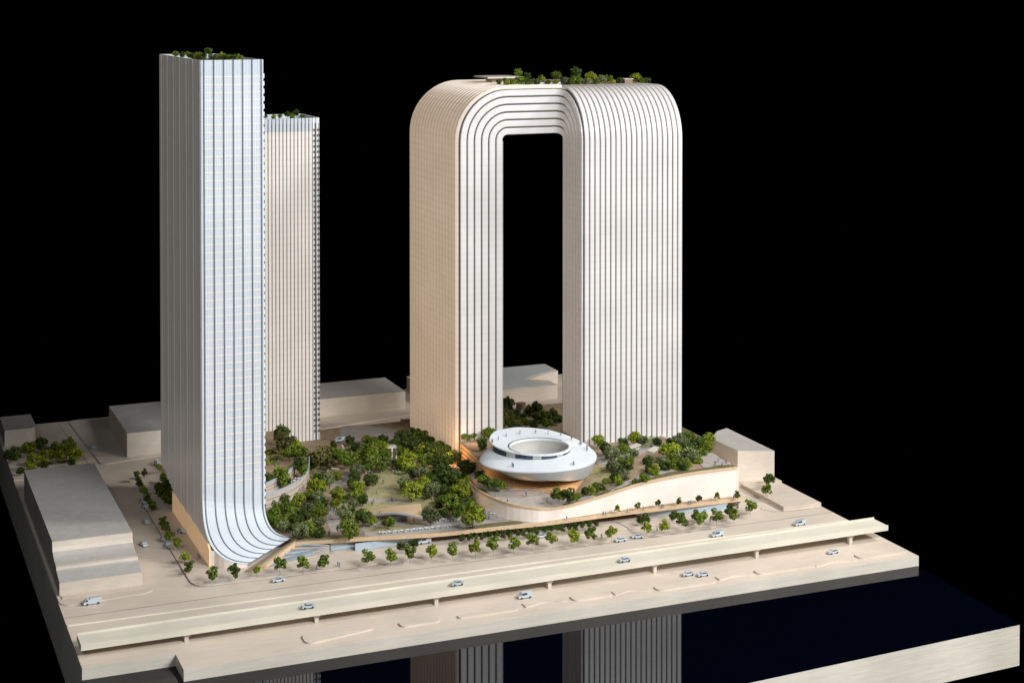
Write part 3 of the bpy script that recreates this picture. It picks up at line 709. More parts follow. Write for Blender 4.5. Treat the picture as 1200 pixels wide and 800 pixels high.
def tz(x, y):
    z0 = rimz(x) - .03; yb = 10.7 if x < -9 else 10.0
    back = 1.33 if x < -7 else 1.22
    return z0 + (back - z0) * sstep((y - yb) / (3.0 if x < -9 else 4.5))
xR_ = rim[-1].x
xs = [-10.6 + i * (xR_ + 10.6) / 34 for i in range(35)]
V = []; Fc = []; ny = 40
for i, x in enumerate(xs):
    cand = [p0.y + (p1.y - p0.y) * (x - p0.x) / (p1.x - p0.x) for p0, p1 in zip(rim, rim[1:]) if p0.x <= x <= p1.x and p1.x > p0.x]
    ylo = cand[0] if cand else rim[-1].y
    for j in range(ny + 1):
        y = ylo + (16.9 - ylo) * j / ny; V.append((x, y, tz(x, y)))
for i in range(len(xs) - 1):
    for j in range(ny):
        a = i * (ny + 1) + j; Fc.append((a, a + ny + 1, a + ny + 2, a + 1))
ter = pydata('upper_park_ground', V, Fc, M['earth'], kind='structure', smooth=True)
def tsheet(pxs, zg, m, name, lift=.012, n=5):
    """sheet draped on the upper park: polygon given in the picture, fanned finely"""
    pts = [at(x, y, zg) for x, y in pxs]; pts = smoothpoly(pts, n, True)
    cx = sum(p.x for p in pts) / len(pts); cy = sum(p.y for p in pts) / len(pts)
    rows = []
    for k in range(0, 9):
        s = k / 8
        rows.append([(cx + (p.x - cx) * s, cy + (p.y - cy) * s, tz(cx + (p.x - cx) * s, cy + (p.y - cy) * s) + lift) for p in pts])
    mb = MB(); mb.quadstrip(rows, closed=True, smooth=True); mb.quadstrip([rows[-1], [(p[0], p[1], p[2] - lift - .02) for p in rows[-1]]], closed=True)
    return mb.build(name, M[m], kind='structure')
tsheet([(694, 550), (712, 546), (730, 552), (722, 560), (700, 564), (686, 560)], 1.3, 'lawn', 'lawn')
bi = [i for i, p in enumerate(rim) if p.x > -11.2 and p.y < 9.5]
def inset(i, d):
    t = (rim[min(i + 1, len(rim) - 1)] - rim[i - 1]); t.z = 0; t.normalize(); n = Vector((-t.y, t.x, 0)); p = rim[i] + n * d
    return (p.x, p.y, tz(min(p.x, xR_), p.y) + .02)
mb = MB(); mb.quadstrip([[inset(i, .10) for i in bi], [inset(i, .30) for i in bi], [inset(i, .45 + .12 * math.sin(i * .7)) for i in bi]], smooth=True)
mb.build('planting_bed', M['turf'], kind='structure')
tsheet([(716, 569), (745, 563), (772, 558), (790, 554), (786, 551), (760, 556), (730, 563), (714, 566)], 1.45, 'path', 'footpath', .028)
tsheet([(820, 537), (834, 533), (845, 540), (856, 545), (842, 547), (824, 549)], 1.55, 'path', 'plaza', .02)
tsheet([(700, 535), (730, 528), (760, 522), (790, 516), (795, 521), (765, 530), (740, 540), (705, 548)], 1.3, 'path', 'plaza', .01)
# upper plateau beside the arch leg with its honey-coloured side wall
plc = at(539.5, 517, 1.37)
pw = empty('plateau_kerb', (-12.0, 14, 1.37), 'dark kerb strip on the plateau edge running from arch leg to ring', 'kerb')
wl = [(plc.x, 16.94), (-12.05, 14.6), (-12.0, 13.2), (-11.75, 12.0)]
ribbon([at(540, 517, 1.37)[:2], at(556, 532, 1.37)[:2], at(566, 541, 1.37)[:2]], 1.372, 1.41, .10, 'coping', M['brown'], pw)
plateau = [tuple(at(541, 517, 1.37)[:2]), tuple(at(557, 532, 1.37)[:2]), tuple(at(567, 541, 1.37)[:2]), (-11.0, 11.6), (-8.0, 12.4), (-7.05, 14.7), (-7.05, 16.94), (-9.9, 16.94)]
mb = MB(); mb.prism(ccw(plateau), PZ, 1.37); struct(mb.build('plateau_ground', M['earth']))
# broad timber steps under the ring
steps = empty('amphitheatre_steps', (-11.2, 10.2, 1.0), 'fan of warm lit timber steps curving under the white ring building', 'steps')
NSS = 9
c0 = at(540.5, 517, 1.37)
lowp = [Vector((c0.x - .03, c0.y, .50)), at(552, 549, .70), at(562, 556.5, .84), at(578, 566, .95), at(596, 573, 1.0), at(620, 573, 1.03), at(640, 577, 1.03), at(653, 580, 1.05), at(674, 575, 1.16)]
hip = [c0, at(556, 532, 1.37), at(566, 541, 1.37), at(585, 549, 1.37), at(605, 551, 1.37), at(630, 552, 1.37), at(650, 553, 1.37), at(668, 556, 1.37), at(686, 558, 1.37)]
lowS = smoothpoly(lowp, 5, False); hiS = smoothpoly(hip, 5, False)
for k in range(NSS):
    f_ = [a.lerp(b, k / NSS) for a, b in zip(lowS, hiS)]; bk = [a.lerp(b, min(1, (k + 1.15) / NSS)) for a, b in zip(lowS, hiS)]
    zz_ = [a.z + (b.z - a.z) * (k + 1) / NSS for a, b in zip(lowS, hiS)]; zp = [a.z + (b.z - a.z) * k / NSS - .06 for a, b in zip(lowS, hiS)]
    nn = [Vector((0, -.03, 0))] * len(f_)
    mb = MB()
    a0_ = [(p.x, p.y - .03, z - .03) for p, z in zip(f_, zz_)]; a1_ = [(p.x, p.y - .03, z) for p, z in zip(f_, zz_)]; b1_ = [(p.x, p.y, z) for p, z in zip(bk, zz_)]
    b0_ = [(p.x, p.y, z - .018) for p, z in zip(bk, zz_)]
    mb.quadstrip([a0_, a1_]); mb.quadstrip([a1_, b1_]); mb.quadstrip([b0_, a0_])
    off(mb, steps).build('step', M['orange'], steps)
    mb = MB(); mb.quadstrip([[(p.x, p.y + .03, z) for p, z in zip(f_, zp)], [(p.x, p.y + .03, z - .018) for p, z in zip(f_, zz_)]]); off(mb, steps).build('riser', M['orange' if k % 2 else 'brown'], steps)
# lower terrace between the rim and the steps
ri_ = [p for p in rim if p.x < -9.4 or p.y > 9.5]
inn = smoothpoly(lowp[:-1] + [at(674, 578, 1.12), at(688, 578, 1.15)], 6, False)
def resample(P, n):
    L = [0]
    for a, b in zip(P, P[1:]): L.append(L[-1] + (b - a).length)
    out = []
    for k in range(n):
        t = L[-1] * k / (n - 1); i = 0
        while i < len(P) - 2 and L[i + 1] < t: i += 1
        out.append(P[i].lerp(P[i + 1], (t - L[i]) / max(1e-6, L[i + 1] - L[i])))
    return out
A_r = resample(ri_, 40); B_r = resample(inn, 40); rows = []
for q in range(7):
    rows.append([Vector((a.x + (b.x - a.x) * q / 6, a.y + (b.y - a.y) * q / 6, (a.z - .03) * (1 - q / 6) + b.z * q / 6)) for a, b in zip(A_r, B_r)])
mb = MB(); mb.quadstrip(rows, smooth=True); ltr = mb.build('lower_terrace', M['path'], kind='structure')
mb = MB(); mb.quadstrip([[p + Vector((0, 0, .012)) for p in rows[0][:24]], [a.lerp(b, .3 + .2 * math.sin(i * .8)) + Vector((0, 0, .014)) for i, (a, b) in enumerate(zip(rows[0][:24], rows[3][:24]))]], smooth=True)
mb.build('planting_bed', M['turf'], kind='structure')

# ------------------------------------------------------------------ ring building
dc = Vector((-10.65, 11.25, 0))
ring = empty('ring_building', (dc.x, dc.y, 1.2), 'white spiral ring building with an oval opening in its roof', 'building')
RO = Vector(ring.location)
def interp(tab, a):
    if a <= tab[0][0]: return tab[0][1]
    for (a0, v0), (a1, v1) in zip(tab, tab[1:]):
        if a <= a1:
            t = (a - a0) / (a1 - a0); t = t * t * (3 - 2 * t) if len(tab) < 4 else t; return v0 + (v1 - v0) * t
    return tab[-1][1]
ZT = [(150, 1.88), (180, 1.92), (210, 1.98), (240, 2.05), (270, 2.07), (300, 2.04), (330, 2.00), (360, 2.06), (390, 2.26), (420, 2.48), (450, 2.62), (480, 2.66), (510, 2.56), (540, 2.50), (570, 2.46), (600, 2.43), (630, 2.41), (690, 2.40), (730, 2.40)]
RT = [(150, 2.48), (180, 2.50), (210, 2.47), (240, 2.45), (300, 2.40), (330, 2.36), (360, 2.38), (420, 2.48), (450, 2.46), (480, 2.36), (510, 2.08), (540, 1.74), (570, 1.48), (600, 1.36), (630, 1.33), (660, 1.32), (730, 1.31)]
RH = 1.26
def rp3(a, r, z): return Vector((dc.x + r * math.cos(R(a)), dc.y + r * math.sin(R(a)), z)) - RO
def rin_z(a):   # inner edge: the lower lap stops at the glazing, the upper lap at the opening
    if a < 370: return interp(RT, a + 360) - .02, interp(ZT, a + 360) - .05 - .24 * min(1, max(.25, (730 - a - 360) / 200))
    return RH, 2.42
def surf(a, r):
    ro = interp(RT, a); z = interp(ZT, a); r1, z1 = rin_z(a); t = max(0, min(1, (ro - r) / (ro - r1))); return z + (z1 - z) * (t ** .8 if a < 370 else t)
angs = list(range(150, 731, 5))
rows = []
for q in range(9):
    row = []
    for a in angs:
        ro = interp(RT, a); r1, z1 = rin_z(a); r_ = ro + (r1 - ro) * q / 8
        row.append(rp3(a, r_, surf(a, r_)))
    rows.append(row)
k0 = [i for i, a in enumerate(angs) if a < 370][-1]
mb = MB()
mb.quadstrip([r_[:k0 + 1] for r_ in rows], smooth=True); mb.quadstrip([r_[k0 + 1:] for r_ in rows], smooth=True)
mb.quadstrip([[r_[k0], r_[k0 + 1]] for r_ in rows], smooth=True)
rim_o = rows[0]
mb.quadstrip([[p + Vector((0, 0, -.05)) for p in rim_o], rim_o], smooth=False)
mb.build('spiral_roof', M['disc'], ring)
# glass wall under the upper lap
gl_a = list(range(505, 731, 5)); top = [rp3(a, interp(RT, a) - .03, interp(ZT, a) - .05) for a in gl_a]
bot = [rp3(a, interp(RT, a) - .03, rin_z(a - 360)[1] - .03) for a in gl_a]
for k in range(0, len(gl_a) - 3, 3):
    mb = MB(); mb.quadstrip([bot[k:k + 4], top[k:k + 4]]); mb.build('glass_pane', M['glassb'] if k % 9 else M['bowl'], ring)
# skirt below the roof rim
sk_o = [rp3(a, interp(RT, a) - .01, interp(ZT, a) - .05) for a in range(150, 511, 6)]
sk_m = []; sk_i = []
for a in range(150, 511, 6):
    dd = .12 + .50 * sstep((a - 180) / 130) ; r = interp(RT, a)
    zb = max(interp(ZT, a) - dd, 1.42)
    if a > 400: zb = interp(ZT, a) - dd + (1.5 - interp(ZT, a) + dd) * sstep((a - 400) / 60)
    sk_m.append(rp3(a, r - .11, (interp(ZT, a) - .05 + zb) / 2)); sk_i.append(rp3(a, r - .25, zb))
mb = MB(); mb.quadstrip([sk_i, sk_m, sk_o], smooth=True)
mb.quadstrip([[rp3(a, 1.5, 1.40) for a in range(150, 511, 6)], sk_i], smooth=True)
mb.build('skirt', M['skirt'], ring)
# opening: rim, inner wall and floor
n = 60
rr_ = [R(k * 6) for k in range(n)]
mb = MB(); mb.quadstrip([[rp3(k * 6, RH, 2.30) for k in range(n)], [rp3(k * 6, RH, 2.425) for k in range(n)], [rp3(k * 6, RH - .05, 2.425) for k in range(n)], [rp3(k * 6, RH - .05, 2.30) for k in range(n)]], closed=True, smooth=False)
mb.build('rim', M['white'], ring)
mb = MB(); mb.quadstrip([[rp3(k * 6, RH - .055, 2.34) for k in range(n)], [rp3(k * 6, RH - .12, 1.95) for k in range(n)], [rp3(k * 6, RH - .5, 1.80) for k in range(n)]], closed=True, smooth=True)
mb.face([rp3(k * 6, RH - .5, 1.80) for k in range(n)])
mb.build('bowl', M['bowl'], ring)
mb = MB(); mb.quadstrip([[rp3(k * 6, RH - .0, 2.30) for k in range(n)], [rp3(k * 6, RH - .0, 1.6) for k in range(n)]], closed=True, smooth=True)
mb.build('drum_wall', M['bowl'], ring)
mb = MB(); mb.quadstrip([[rp3(a, RH + .012, 2.43) for a in range(20, 215, 5)], [rp3(a, RH + .06, 2.432) for a in range(20, 215, 5)]], smooth=True); mb.build('glazing_slot', M['glassb'], ring)

# ------------------------------------------------------------------ terraced podium by the short tower
tp = empty('curved_terraces', (-20.5, 17, PZ), 'two tiers of curved planted terraces between the left towers', 'terraces')
def tier(pxs, z, zb, back, nm):
    rimp = smoothpoly([at(x, y, z) for x, y in pxs], 5, False)
    poly = [tuple(p[:2]) for p in rimp] + back
    mb = MB(); mb.prism(ccw(poly), z - .05, z - .02); off(mb, tp).build('planted_floor', M['earth'], tp)
    ribbon([tuple(p[:2]) for p in rimp], zb, z + .02, .02, 'tier_wall', M['tier'], tp)
    ribbon([tuple(p[:2]) for p in rimp], z - .02, z + .06, .035, 'balustrade', M['blue'], tp)
    for q in (.35, .68):
        ribbon([tuple(p[:2]) for p in rimp], zb + (z - zb) * q - .012, zb + (z - zb) * q + .012, .026, 'joint_band', M['brown'], tp)
tier([(311, 580), (330, 573.5), (345, 566), (355, 558), (361, 549), (362, 536)], 1.1, PZ, [(-18.9, 22.9), (-22.4, 22.9), (-22.4, 13.3)], 1)
tier([(311, 567), (326, 560), (338, 552), (346, 543), (347, 530)], 1.5, 1.08, [(-20.0, 22.9), (-22.4, 22.9), (-22.4, 13.6)], 2)

# ------------------------------------------------------------------ curved canopy pavilion on the lawn
cn = empty('curved_canopy', tuple(at(465, 607, PZ)), 'sweeping timber roof canopy at the front edge of the lawn', 'canopy')
bk = smoothpoly([at(430, 599, .62), at(450, 595, .78), at(472, 591.5, .85), at(493, 590, .88)], 5, False)
fr = smoothpoly([at(438, 603, .66), at(450, 601.3, .80), at(466, 601, .92), at(481, 603, .92), at(495, 606.5, .88)], 4, False)
n_ = min(len(bk), len(fr)); bk = bk[:n_ - 1] + [bk[-1]]; fr = fr[:n_ - 1] + [fr[-1]]
mb = MB(); dn_ = Vector((0, 0, -.03)); mid = [a.lerp(b, .5) + Vector((0, 0, .03)) for a, b in zip(bk, fr)]
mb.quadstrip([fr, mid, bk], smooth=True); mb.quadstrip([[p + dn_ for p in bk], [p + dn_ for p in mid], [p + dn_ for p in fr]], smooth=True)
mb.quadstrip([bk, [p + dn_ for p in bk]]); mb.face([fr[-1], bk[-1], bk[-1] + dn_, fr[-1] + dn_]); mb.face([bk[0], fr[0], fr[0] + dn_, bk[0] + dn_])
off(mb, cn).build('roof', M['timber'], cn)
mb = MB(); o1 = Vector((0, -.012, 0)); mb.quadstrip([[p + dn_ * 1.9 + o1 for p in fr], [p + Vector((0, 0, .01)) + o1 for p in fr], [p + Vector((0, .02, .01)) for p in fr]]); off(mb, cn).build('fascia', M['blue'], cn)
p = at(461, 611, PZ); q = at(477, 609.5, PZ); mb = MB(); mb.box(p.x, q.x, p.y, p.y + .3, PZ, PZ + .2); off(mb, cn).build('glass_room', M['blue'], cn)
for px_ in (446, 462, 486):
    p = at(px_, 611 if px_ < 480 else 614, PZ); mb = MB(); mb.tube((p.x, p.y + .1, PZ), (p.x, p.y + .1, .86), .018, .018); off(mb, cn).build('column', M['persond'], cn)

# small pieces of park architecture
def beamset(name, label, cat, segs, m, r=.05):
    e = empty(name, tuple(segs[0][0]), label, cat)
    for a, b in segs:
        a = Vector(a); b = Vector(b); mb = MB(); d = (b - a).normalized(); s = d.cross(Vector((0, 0, 1))); s = s.normalized() if s.length > .1 else Vector((1, 0, 0)); u = s.cross(d)
        mb.quadstrip([[q + (s * i + u * j) * r for i, j in ((-1, -1), (1, -1), (1, 1), (-1, 1))] for q in (a, b)], closed=True)
        mb.face([b + (s * i + u * j) * r for i, j in ((-1, -1), (1, -1), (1, 1), (-1, 1))]); off(mb, e).build('beam', M[m], e)
    return e
b_ = at(389, 551, PZ)
beamset('crossed_beam_sculpture', 'pale crossed beams leaning upright in the clearing near the short tower', 'sculpture',
        [(b_ + Vector((-.22, 0, 0)), b_ + Vector((.12, .1, .42))), (b_ + Vector((-.15, 0, .14)), b_ + Vector((.35, .1, .0))), (b_ + Vector((-.05, .05, .2)), b_ + Vector((-.3, .3, .0)))], 'bare', .03)
b_ = at(404, 528, PZ); beamset('leaning_post', 'single pale leaning post near the trees left of the arch', 'sculpture', [(b_, b_ + Vector((-.14, 0, .3)))], 'bare', .035)
e = empty('concrete_portal', tuple(at(461, 538, PZ)), 'grey twin-wall portal standing among trees before the arch', 'portal')
for dx in (-.12, .08): mb = MB(); mb.box(dx - .035, dx + .035, -.2, .2, 0, .56); mb.build('wall', M['bare'], e)
mb = MB(); mb.box(-.42, .14, -.2, .2, .56, .61); mb.build('roof', M['bare'], e)
b_ = at(610.5, 487, .5)
e = empty('brown_drum', tuple(b_), 'brown cylindrical drum among trees behind the arch opening', 'drum')
mb = MB(); mb.tube((0, 0, 0), (0, 0, .62), .235, .235, 20); mb.build('body', M['skirt'], e); mb = MB(); mb.tube((0, 0, .36), (0, 0, .64), .24, .24, 20); mb.build('cap', M['brown'], e)
for k, (px_, py_, rot, lb) in enumerate(((766, 532, .5, 'pale folded kiosk roof left of the bright tree on the upper park'), (743, 528, .2, 'small pale kiosk close to the foot of the arch right leg'))):
    p = at(px_, py_, 1.3); e = empty('kiosk', tuple(Vector((p.x, p.y, 1.24))), lb, 'kiosk'); e.rotation_euler.z = rot
    mb = MB(); mb.box(-.28, .28, -.18, .18, .22, .245); mb.V = [Vector((v.x, v.y, v.z + (.08 if v.x > 0 else 0))) for v in mb.V]; mb.build('roof', M['bare'], e)
    mb = MB(); mb.box(-.2, .2, -.12, .12, 0, .218); mb.build('wall', M['path'], e)
p = at(755, 524, 1.25); e = empty('timber_steps', tuple(p), 'grey tan stepped seating between trees at the foot of the arch right leg', 'steps')
for k in range(5): mb = MB(); mb.box(-.45 + k * .04, .45 - k * .04, -.3 + k * .12, .35, k * .045, (k + 1) * .045); mb.build('step', M['path'], e)

# ------------------------------------------------------------------ warm built-in lamps of the model, and one added for glow
def warm_lamp(name, loc, power, size=.25, col=(1, .52, .2)):
    d = bpy.data.lights.new(name, 'POINT'); d.energy = power; d.color = col; d.shadow_soft_size = size
    o = bpy.data.objects.new(name, d); C.objects.link(o); o.location = loc
warm_lamp('warm_lamp', (-12.8, 16.3, 1.15), 45, .12)
warm_lamp('warm_lamp', (-13.3, 18.4, .9), 22, .15)
warm_lamp('warm_lamp', (-11.7, 16.2, 1.65), 5, .10)
warm_lamp('warm_lamp', (-12.0, 9.6, 1.38), 2.4, .2)
warm_lamp('warm_lamp', (-10.3, 8.9, 1.42), 2.4, .2)
warm_lamp('warm_lamp', (-12.9, 12.6, 1.35), 5, .2)
warm_lamp('warm_lamp', (-14.1, 10.3, .8), 10, .25)  # unseen lamp added outside the white wall for its peach glow

# ------------------------------------------------------------------ trees
def crown_mesh(seed, m, nclump=16, nleaf=46, squash=.85, leafsize=.15, spread=1.):
    rnd = random.Random(seed); V = []; Fc = []
    cl = []
    for i in range(nclump):
        while True:
            p = Vector((rnd.uniform(-1, 1), rnd.uniform(-1, 1), rnd.uniform(-1, 1)))
            if .25 < p.length < 1: break
        p = p.normalized() * (p.length ** .5) * .70 * spread; p.z *= squash
        cl.append((p, rnd.uniform(.24, .40)))
    cl.append((Vector((0, 0, 0)), .5))
    for c, r in cl:
        for j in range(nleaf):
            d = Vector((rnd.gauss(0, 1), rnd.gauss(0, 1), rnd.gauss(0, 1))).normalized()
            p = c + d * r * rnd.uniform(.75, 1.05); nrm = (d + Vector((rnd.gauss(0, .5), rnd.gauss(0, .5), rnd.gauss(0, .5)))).normalized()
            u = nrm.orthogonal().normalized(); v = nrm.cross(u); a = rnd.uniform(0, 6.3); u, v = u * math.cos(a) + v * math.sin(a), v * math.cos(a) - u * math.sin(a)
            s = leafsize * rnd.uniform(.6, 1.2); b = len(V)
            V += [p - u * s, p + v * s * .6, p + u * s, p - v * s * .6]; Fc.append((b, b + 1, b + 2, b + 3))
    me = bpy.data.meshes.new('crown'); me.from_pydata([tuple(v) for v in V], [], Fc); me.materials.append(m)
    return me
CR = {}
for c_ in LEAF: CR[c_] = [crown_mesh(11 * i + ord(c_), LEAF[c_], 17 + i * 2, 64, [.85, .74, 1.0, .8][i], .13, 1.08) for i in range(4)]
CRS = {}
for c_ in LEAF: CRS[c_] = [crown_mesh(7 * i + ord(c_), LEAF[c_], 11, 34, 1.15, .22, 1.05) for i in range(3)]
def trunk_mesh(m, branches=True, seed=0):
    rnd = random.Random(seed); mb = MB(); mb.tube((0, 0, 0), (.02, .01, .6), .10, .07, 6); mb.tube((.02, .01, .58), (0, 0, 1.25), .07, .03, 5)
    if branches:
        for k in range(4):
            a = k * 1.57 + rnd.uniform(-.4, .4); mb.tube((.02, .01, .55 + .08 * k), (.45 * math.cos(a), .45 * math.sin(a), 1.0 + .07 * k), .045, .02, 4)
    me = bpy.data.meshes.new('trunk'); me.from_pydata([tuple(v) for v in mb.V], [], mb.F); me.materials.append(m); return me
TR = [trunk_mesh(M['trunk'], seed=1), trunk_mesh(M['trunk'], seed=2), trunk_mesh(M['trunkp'], seed=3)]
CN = {'Y': 'yellow-green', 'G': 'mid green', 'D': 'dark green', 'S': 'sage green', 'B': 'bronze leaved'}
ORD = ['leftmost', 'second', 'third', 'fourth', 'fifth', 'sixth', 'seventh', 'eighth', 'ninth', 'tenth', 'eleventh', 'twelfth', 'thirteenth', 'fourteenth', 'fifteenth', 'sixteenth', 'seventeenth', 'eighteenth', 'nineteenth', 'twentieth', 'twenty-first', 'twenty-second', 'twenty-third', 'twenty-fourth']
trees = []
def grove(lst, zfn, place, group, hfac=1.15, small=False, word='tree', plane_y=None, trunkfac=1.0, ordcat=True):
    """lst of (px, py, r_px, colour): crown centre and radius in the picture"""
    lst = sorted(lst, key=lambda t: t[0]); byc = {}
    for t in lst: byc.setdefault(t[3], []).append(t)
    for c_, L in byc.items():
        for i, (px, py, r, _) in enumerate(L):
            z0 = zfn(px, py); S = F_PX
            p = at(px, py, z0 + .3) if plane_y is None else atY(px, py, plane_y(px, py))
            dist = (p - CAM).dot(Vector((-math.sin(YAW), math.cos(YAW), 0)))
            rw = r * dist / F_PX * (1.26 if small else 1.13)
            h = rw * hfac
            if plane_y is None: p = at(px, py, z0 + h)
            base = Vector((p.x, p.y, z0 if plane_y is None else min(p.z - h, z0 if p.z - h < z0 else p.z - h)))
            if plane_y is not None: base.z = z0; 
            hc = p.z - base.z
            n = len(L)
            if n == 1: lab = f'{CN[c_]} {word} {place}, sole one there'
            elif i < len(ORD): lab = (f'{ORD[i]} {CN[c_]} {word} {place}' if i == 0 else (f'rightmost {CN[c_]} {word} {place}' if i == n - 1 else f'{ORD[i]} {CN[c_]} {word} from the left {place}'))
            else: lab = f'{CN[c_]} {word} near the right {place}'
            nm = 'shrub' if word == 'shrub' else 'tree'
            t = empty(nm, base, lab, word.split()[-1], group); t.rotation_euler.z = random.uniform(0, 6.28)
            me = random.choice((CRS if small else CR)[c_]); o = bpy.data.objects.new('crown', me); C.objects.link(o); o.parent = t
            o.location = (0, 0, max(hc, rw * .8)); o.scale = (rw * random.uniform(.98, 1.12), rw * random.uniform(.98, 1.12), rw * random.uniform(.9, 1.05))
            if hfac > .9:
                tm = bpy.data.objects.new('trunk', random.choice(TR)); C.objects.link(tm); tm.parent = t
                tm.scale = (rw * .55 * trunkfac, rw * .55 * trunkfac, max(hc, rw * .8) / 1.15)
            trees.append(t)
P_ = lambda *_: PZ
grove([(327.5, 507.5, 10.5, 'D'), (333, 518, 11, 'B'), (339, 529, 10, 'G'), (351, 529, 9, 'G'), (347, 522, 7, 'Y'), (341, 517, 7, 'D'), (351, 540, 6, 'D')], lambda x, y: 1.5, 'on the upper curved terrace', 'trees on the upper curved terrace')
grove([(316, 533, 7, 'Y'), (327, 540, 6, 'Y'), (354, 547, 9, 'G'), (331, 558, 10, 'G'), (314, 563, 8, 'D'), (326, 553, 6, 'Y'), (337, 563, 5, 'D'), (317, 541, 5, 'D')], lambda x, y: 1.1, 'on the lower curved terrace', 'trees on the lower curved terrace')
grove([(371, 570, 10.5, 'Y'), (374, 583, 9, 'S'), (331, 583, 8, 'G'), (337, 593, 8, 'G'), (350, 585, 8, 'Y'), (316, 588, 7, 'D'), (319, 603, 9, 'G'), (324, 610, 8, 'G'), (336, 606, 5, 'Y'),
       (362, 593, 8, 'S'), (356, 602, 8, 'D'), (371, 600, 6, 'Y'), (380, 599, 5, 'Y'), (332, 617, 7, 'S'), (374, 610, 7, 'S'), (347, 610, 8, 'D'), (352, 623, 9, 'S'), (363, 620, 8.5, 'G'), (375, 623, 7, 'D'),
       (344, 600, 7, 'G'), (380, 589, 6, 'D'), (326, 595, 7, 'G'), (341, 617, 6, 'D'), (364, 580, 7, 'G'), (375, 592, 6, 'G')], P_, 'in the wood beside the tall tower foot', 'trees in the wood beside the tall tower', .95)
grove([(394, 577, 8, 'Y'), (392, 590, 6, 'Y'), (404, 599, 8.5, 'S'), (411, 595, 5.5, 'D'), (409, 618, 12, 'G'), (425, 605, 9.5, 'D'), (436, 609, 6, 'Y'), (411, 565, 6.5, 'D'), (419, 570, 7, 'Y'), (415, 579, 6, 'G'), (425, 584, 7, 'D'),
       (434, 563, 8.5, 'D'), (419, 550, 8, 'S'), (416, 557, 7, 'D'), (424, 546, 5, 'Y'), (414, 589, 6, 'S'), (421, 578, 6, 'Y'), (455, 611, 7, 'G')], P_, 'along the path left of the lawn', 'trees along the path left of the lawn')
grove([(376, 534, 12.5, 'B'), (365, 539, 9, 'D'), (390, 530, 10, 'G'), (408, 536, 11, 'G'), (400, 532, 9, 'G'), (374, 560, 8, 'D'), (386, 562, 8, 'S'), (394, 557, 6, 'Y'), (391, 520, 4.5, 'D'), (410, 516, 5.5, 'D'), (430, 515, 6, 'Y'), (416, 523, 6, 'D'), (384, 541, 8, 'B')],
      P_, 'around the clearing beside the short tower', 'trees around the clearing beside the short tower')
grove([(430, 527, 10, 'G'), (443, 527, 11, 'Y'), (435, 540, 11, 'G'), (450, 532, 9, 'G'), (449, 515, 6, 'D'), (472, 511, 10, 'D'), (481, 522, 11, 'D'), (466, 519, 8, 'D'), (492, 518, 6, 'D'), (506, 527, 9, 'D'), (479, 539, 11, 'Y'), (500, 538, 9, 'G'),
       (522, 538, 9, 'G'), (536, 534, 6, 'D'), (549, 549, 9, 'D'), (495, 552, 9, 'S'), (485, 553, 7, 'D'), (460, 541, 7, 'S'), (447, 545, 7, 'G'), (512, 541, 8, 'D'), (470, 528, 8, 'G'), (490, 529, 7, 'Y'), (471, 545, 5, 'D'), (438, 517, 6, 'G'), (457, 523, 6, 'D'), (542, 543, 6, 'G'), (487, 506, 6, 'D'), (495, 511, 7, 'G'), (503, 517, 7, 'D'), (513, 522, 7, 'G'), (522, 528, 7, 'D'), (531, 532, 6, 'G'), (498, 524, 7, 'D'), (484, 512, 7, 'G')],
      P_, 'in front of the arch left leg', 'trees in front of the arch left leg')
grove([(472, 564, 8, 'S'), (482, 574, 11, 'Y'), (497, 566, 9, 'Y'), (507, 574, 9, 'S'), (517, 553, 11, 'D'), (530, 560, 12, 'D'), (512, 562, 9, 'D'), (539, 574, 11.5, 'Y'), (527, 587, 11, 'G'), (549, 587, 8, 'D'), (554, 602, 14, 'Y'), (536, 597, 9, 'G'),
       (505, 602, 10.5, 'S'), (521, 600, 5.5, 'D'), (515, 585, 5.5, 'G'), (500, 578, 6, 'G'), (520, 573, 8, 'D'), (532, 578, 8, 'G'), (545, 593, 8, 'D'), (475, 570, 6, 'D'), (504, 556, 7, 'G'), (541, 560, 7, 'D'), (514, 592, 5, 'D'), (548, 577, 6, 'G')],
      P_, 'between the lawn and the white wall', 'trees between the lawn and the white wall')
U_ = lambda x, y: 1.08
grove([(567, 562, 7, 'G'), (576, 566, 7.5, 'D'), (587, 567, 6.5, 'G'), (548, 561, 4, 'Y'), (562, 556, 6, 'D'), (652, 578, 6.5, 'G'), (666, 579, 8, 'D'), (673, 583, 5, 'Y'), (659, 582, 5, 'Y'), (686, 575, 5.5, 'D'), (692, 574, 5.5, 'Y'), (699, 570, 6, 'G'), (706, 571, 4.5, 'D'), (678, 580, 4, 'G')],
      U_, 'on the terrace below the ring', 'small trees on the terrace below the ring')
grove([(545, 511, 4.5, 'G'), (555, 510, 4, 'G'), (573, 506, 8, 'G'), (565, 519, 7, 'D'), (551, 512, 3.5, 'S')], lambda x, y: 1.37, 'on the plateau left of the ring', 'trees on the plateau left of the ring')
grove([(711, 563, 4.5, 'G'), (720, 558, 5.5, 'D'), (725, 562, 5.5, 'Y'), (732, 556, 7, 'S'), (701, 515, 6.5, 'Y'), (709, 526, 7.5, 'D'), (717, 532, 8.5, 'S'), (720, 545, 8.5, 'S'), (716, 546, 5.5, 'Y'), (733, 540, 8.5, 'G'), (731, 525, 7, 'G'), (742, 532, 6.5, 'S'), (730, 517, 5.5, 'D'),
       (744, 513, 8, 'Y'), (752, 516, 6.5, 'S'), (770, 518, 5.5, 'D'), (727, 549, 6, 'D'), (705, 519, 5, 'G'), (738, 548, 5, 'D')], lambda x, y: 1.28, 'right behind the ring building', 'trees to the right of the ring building')
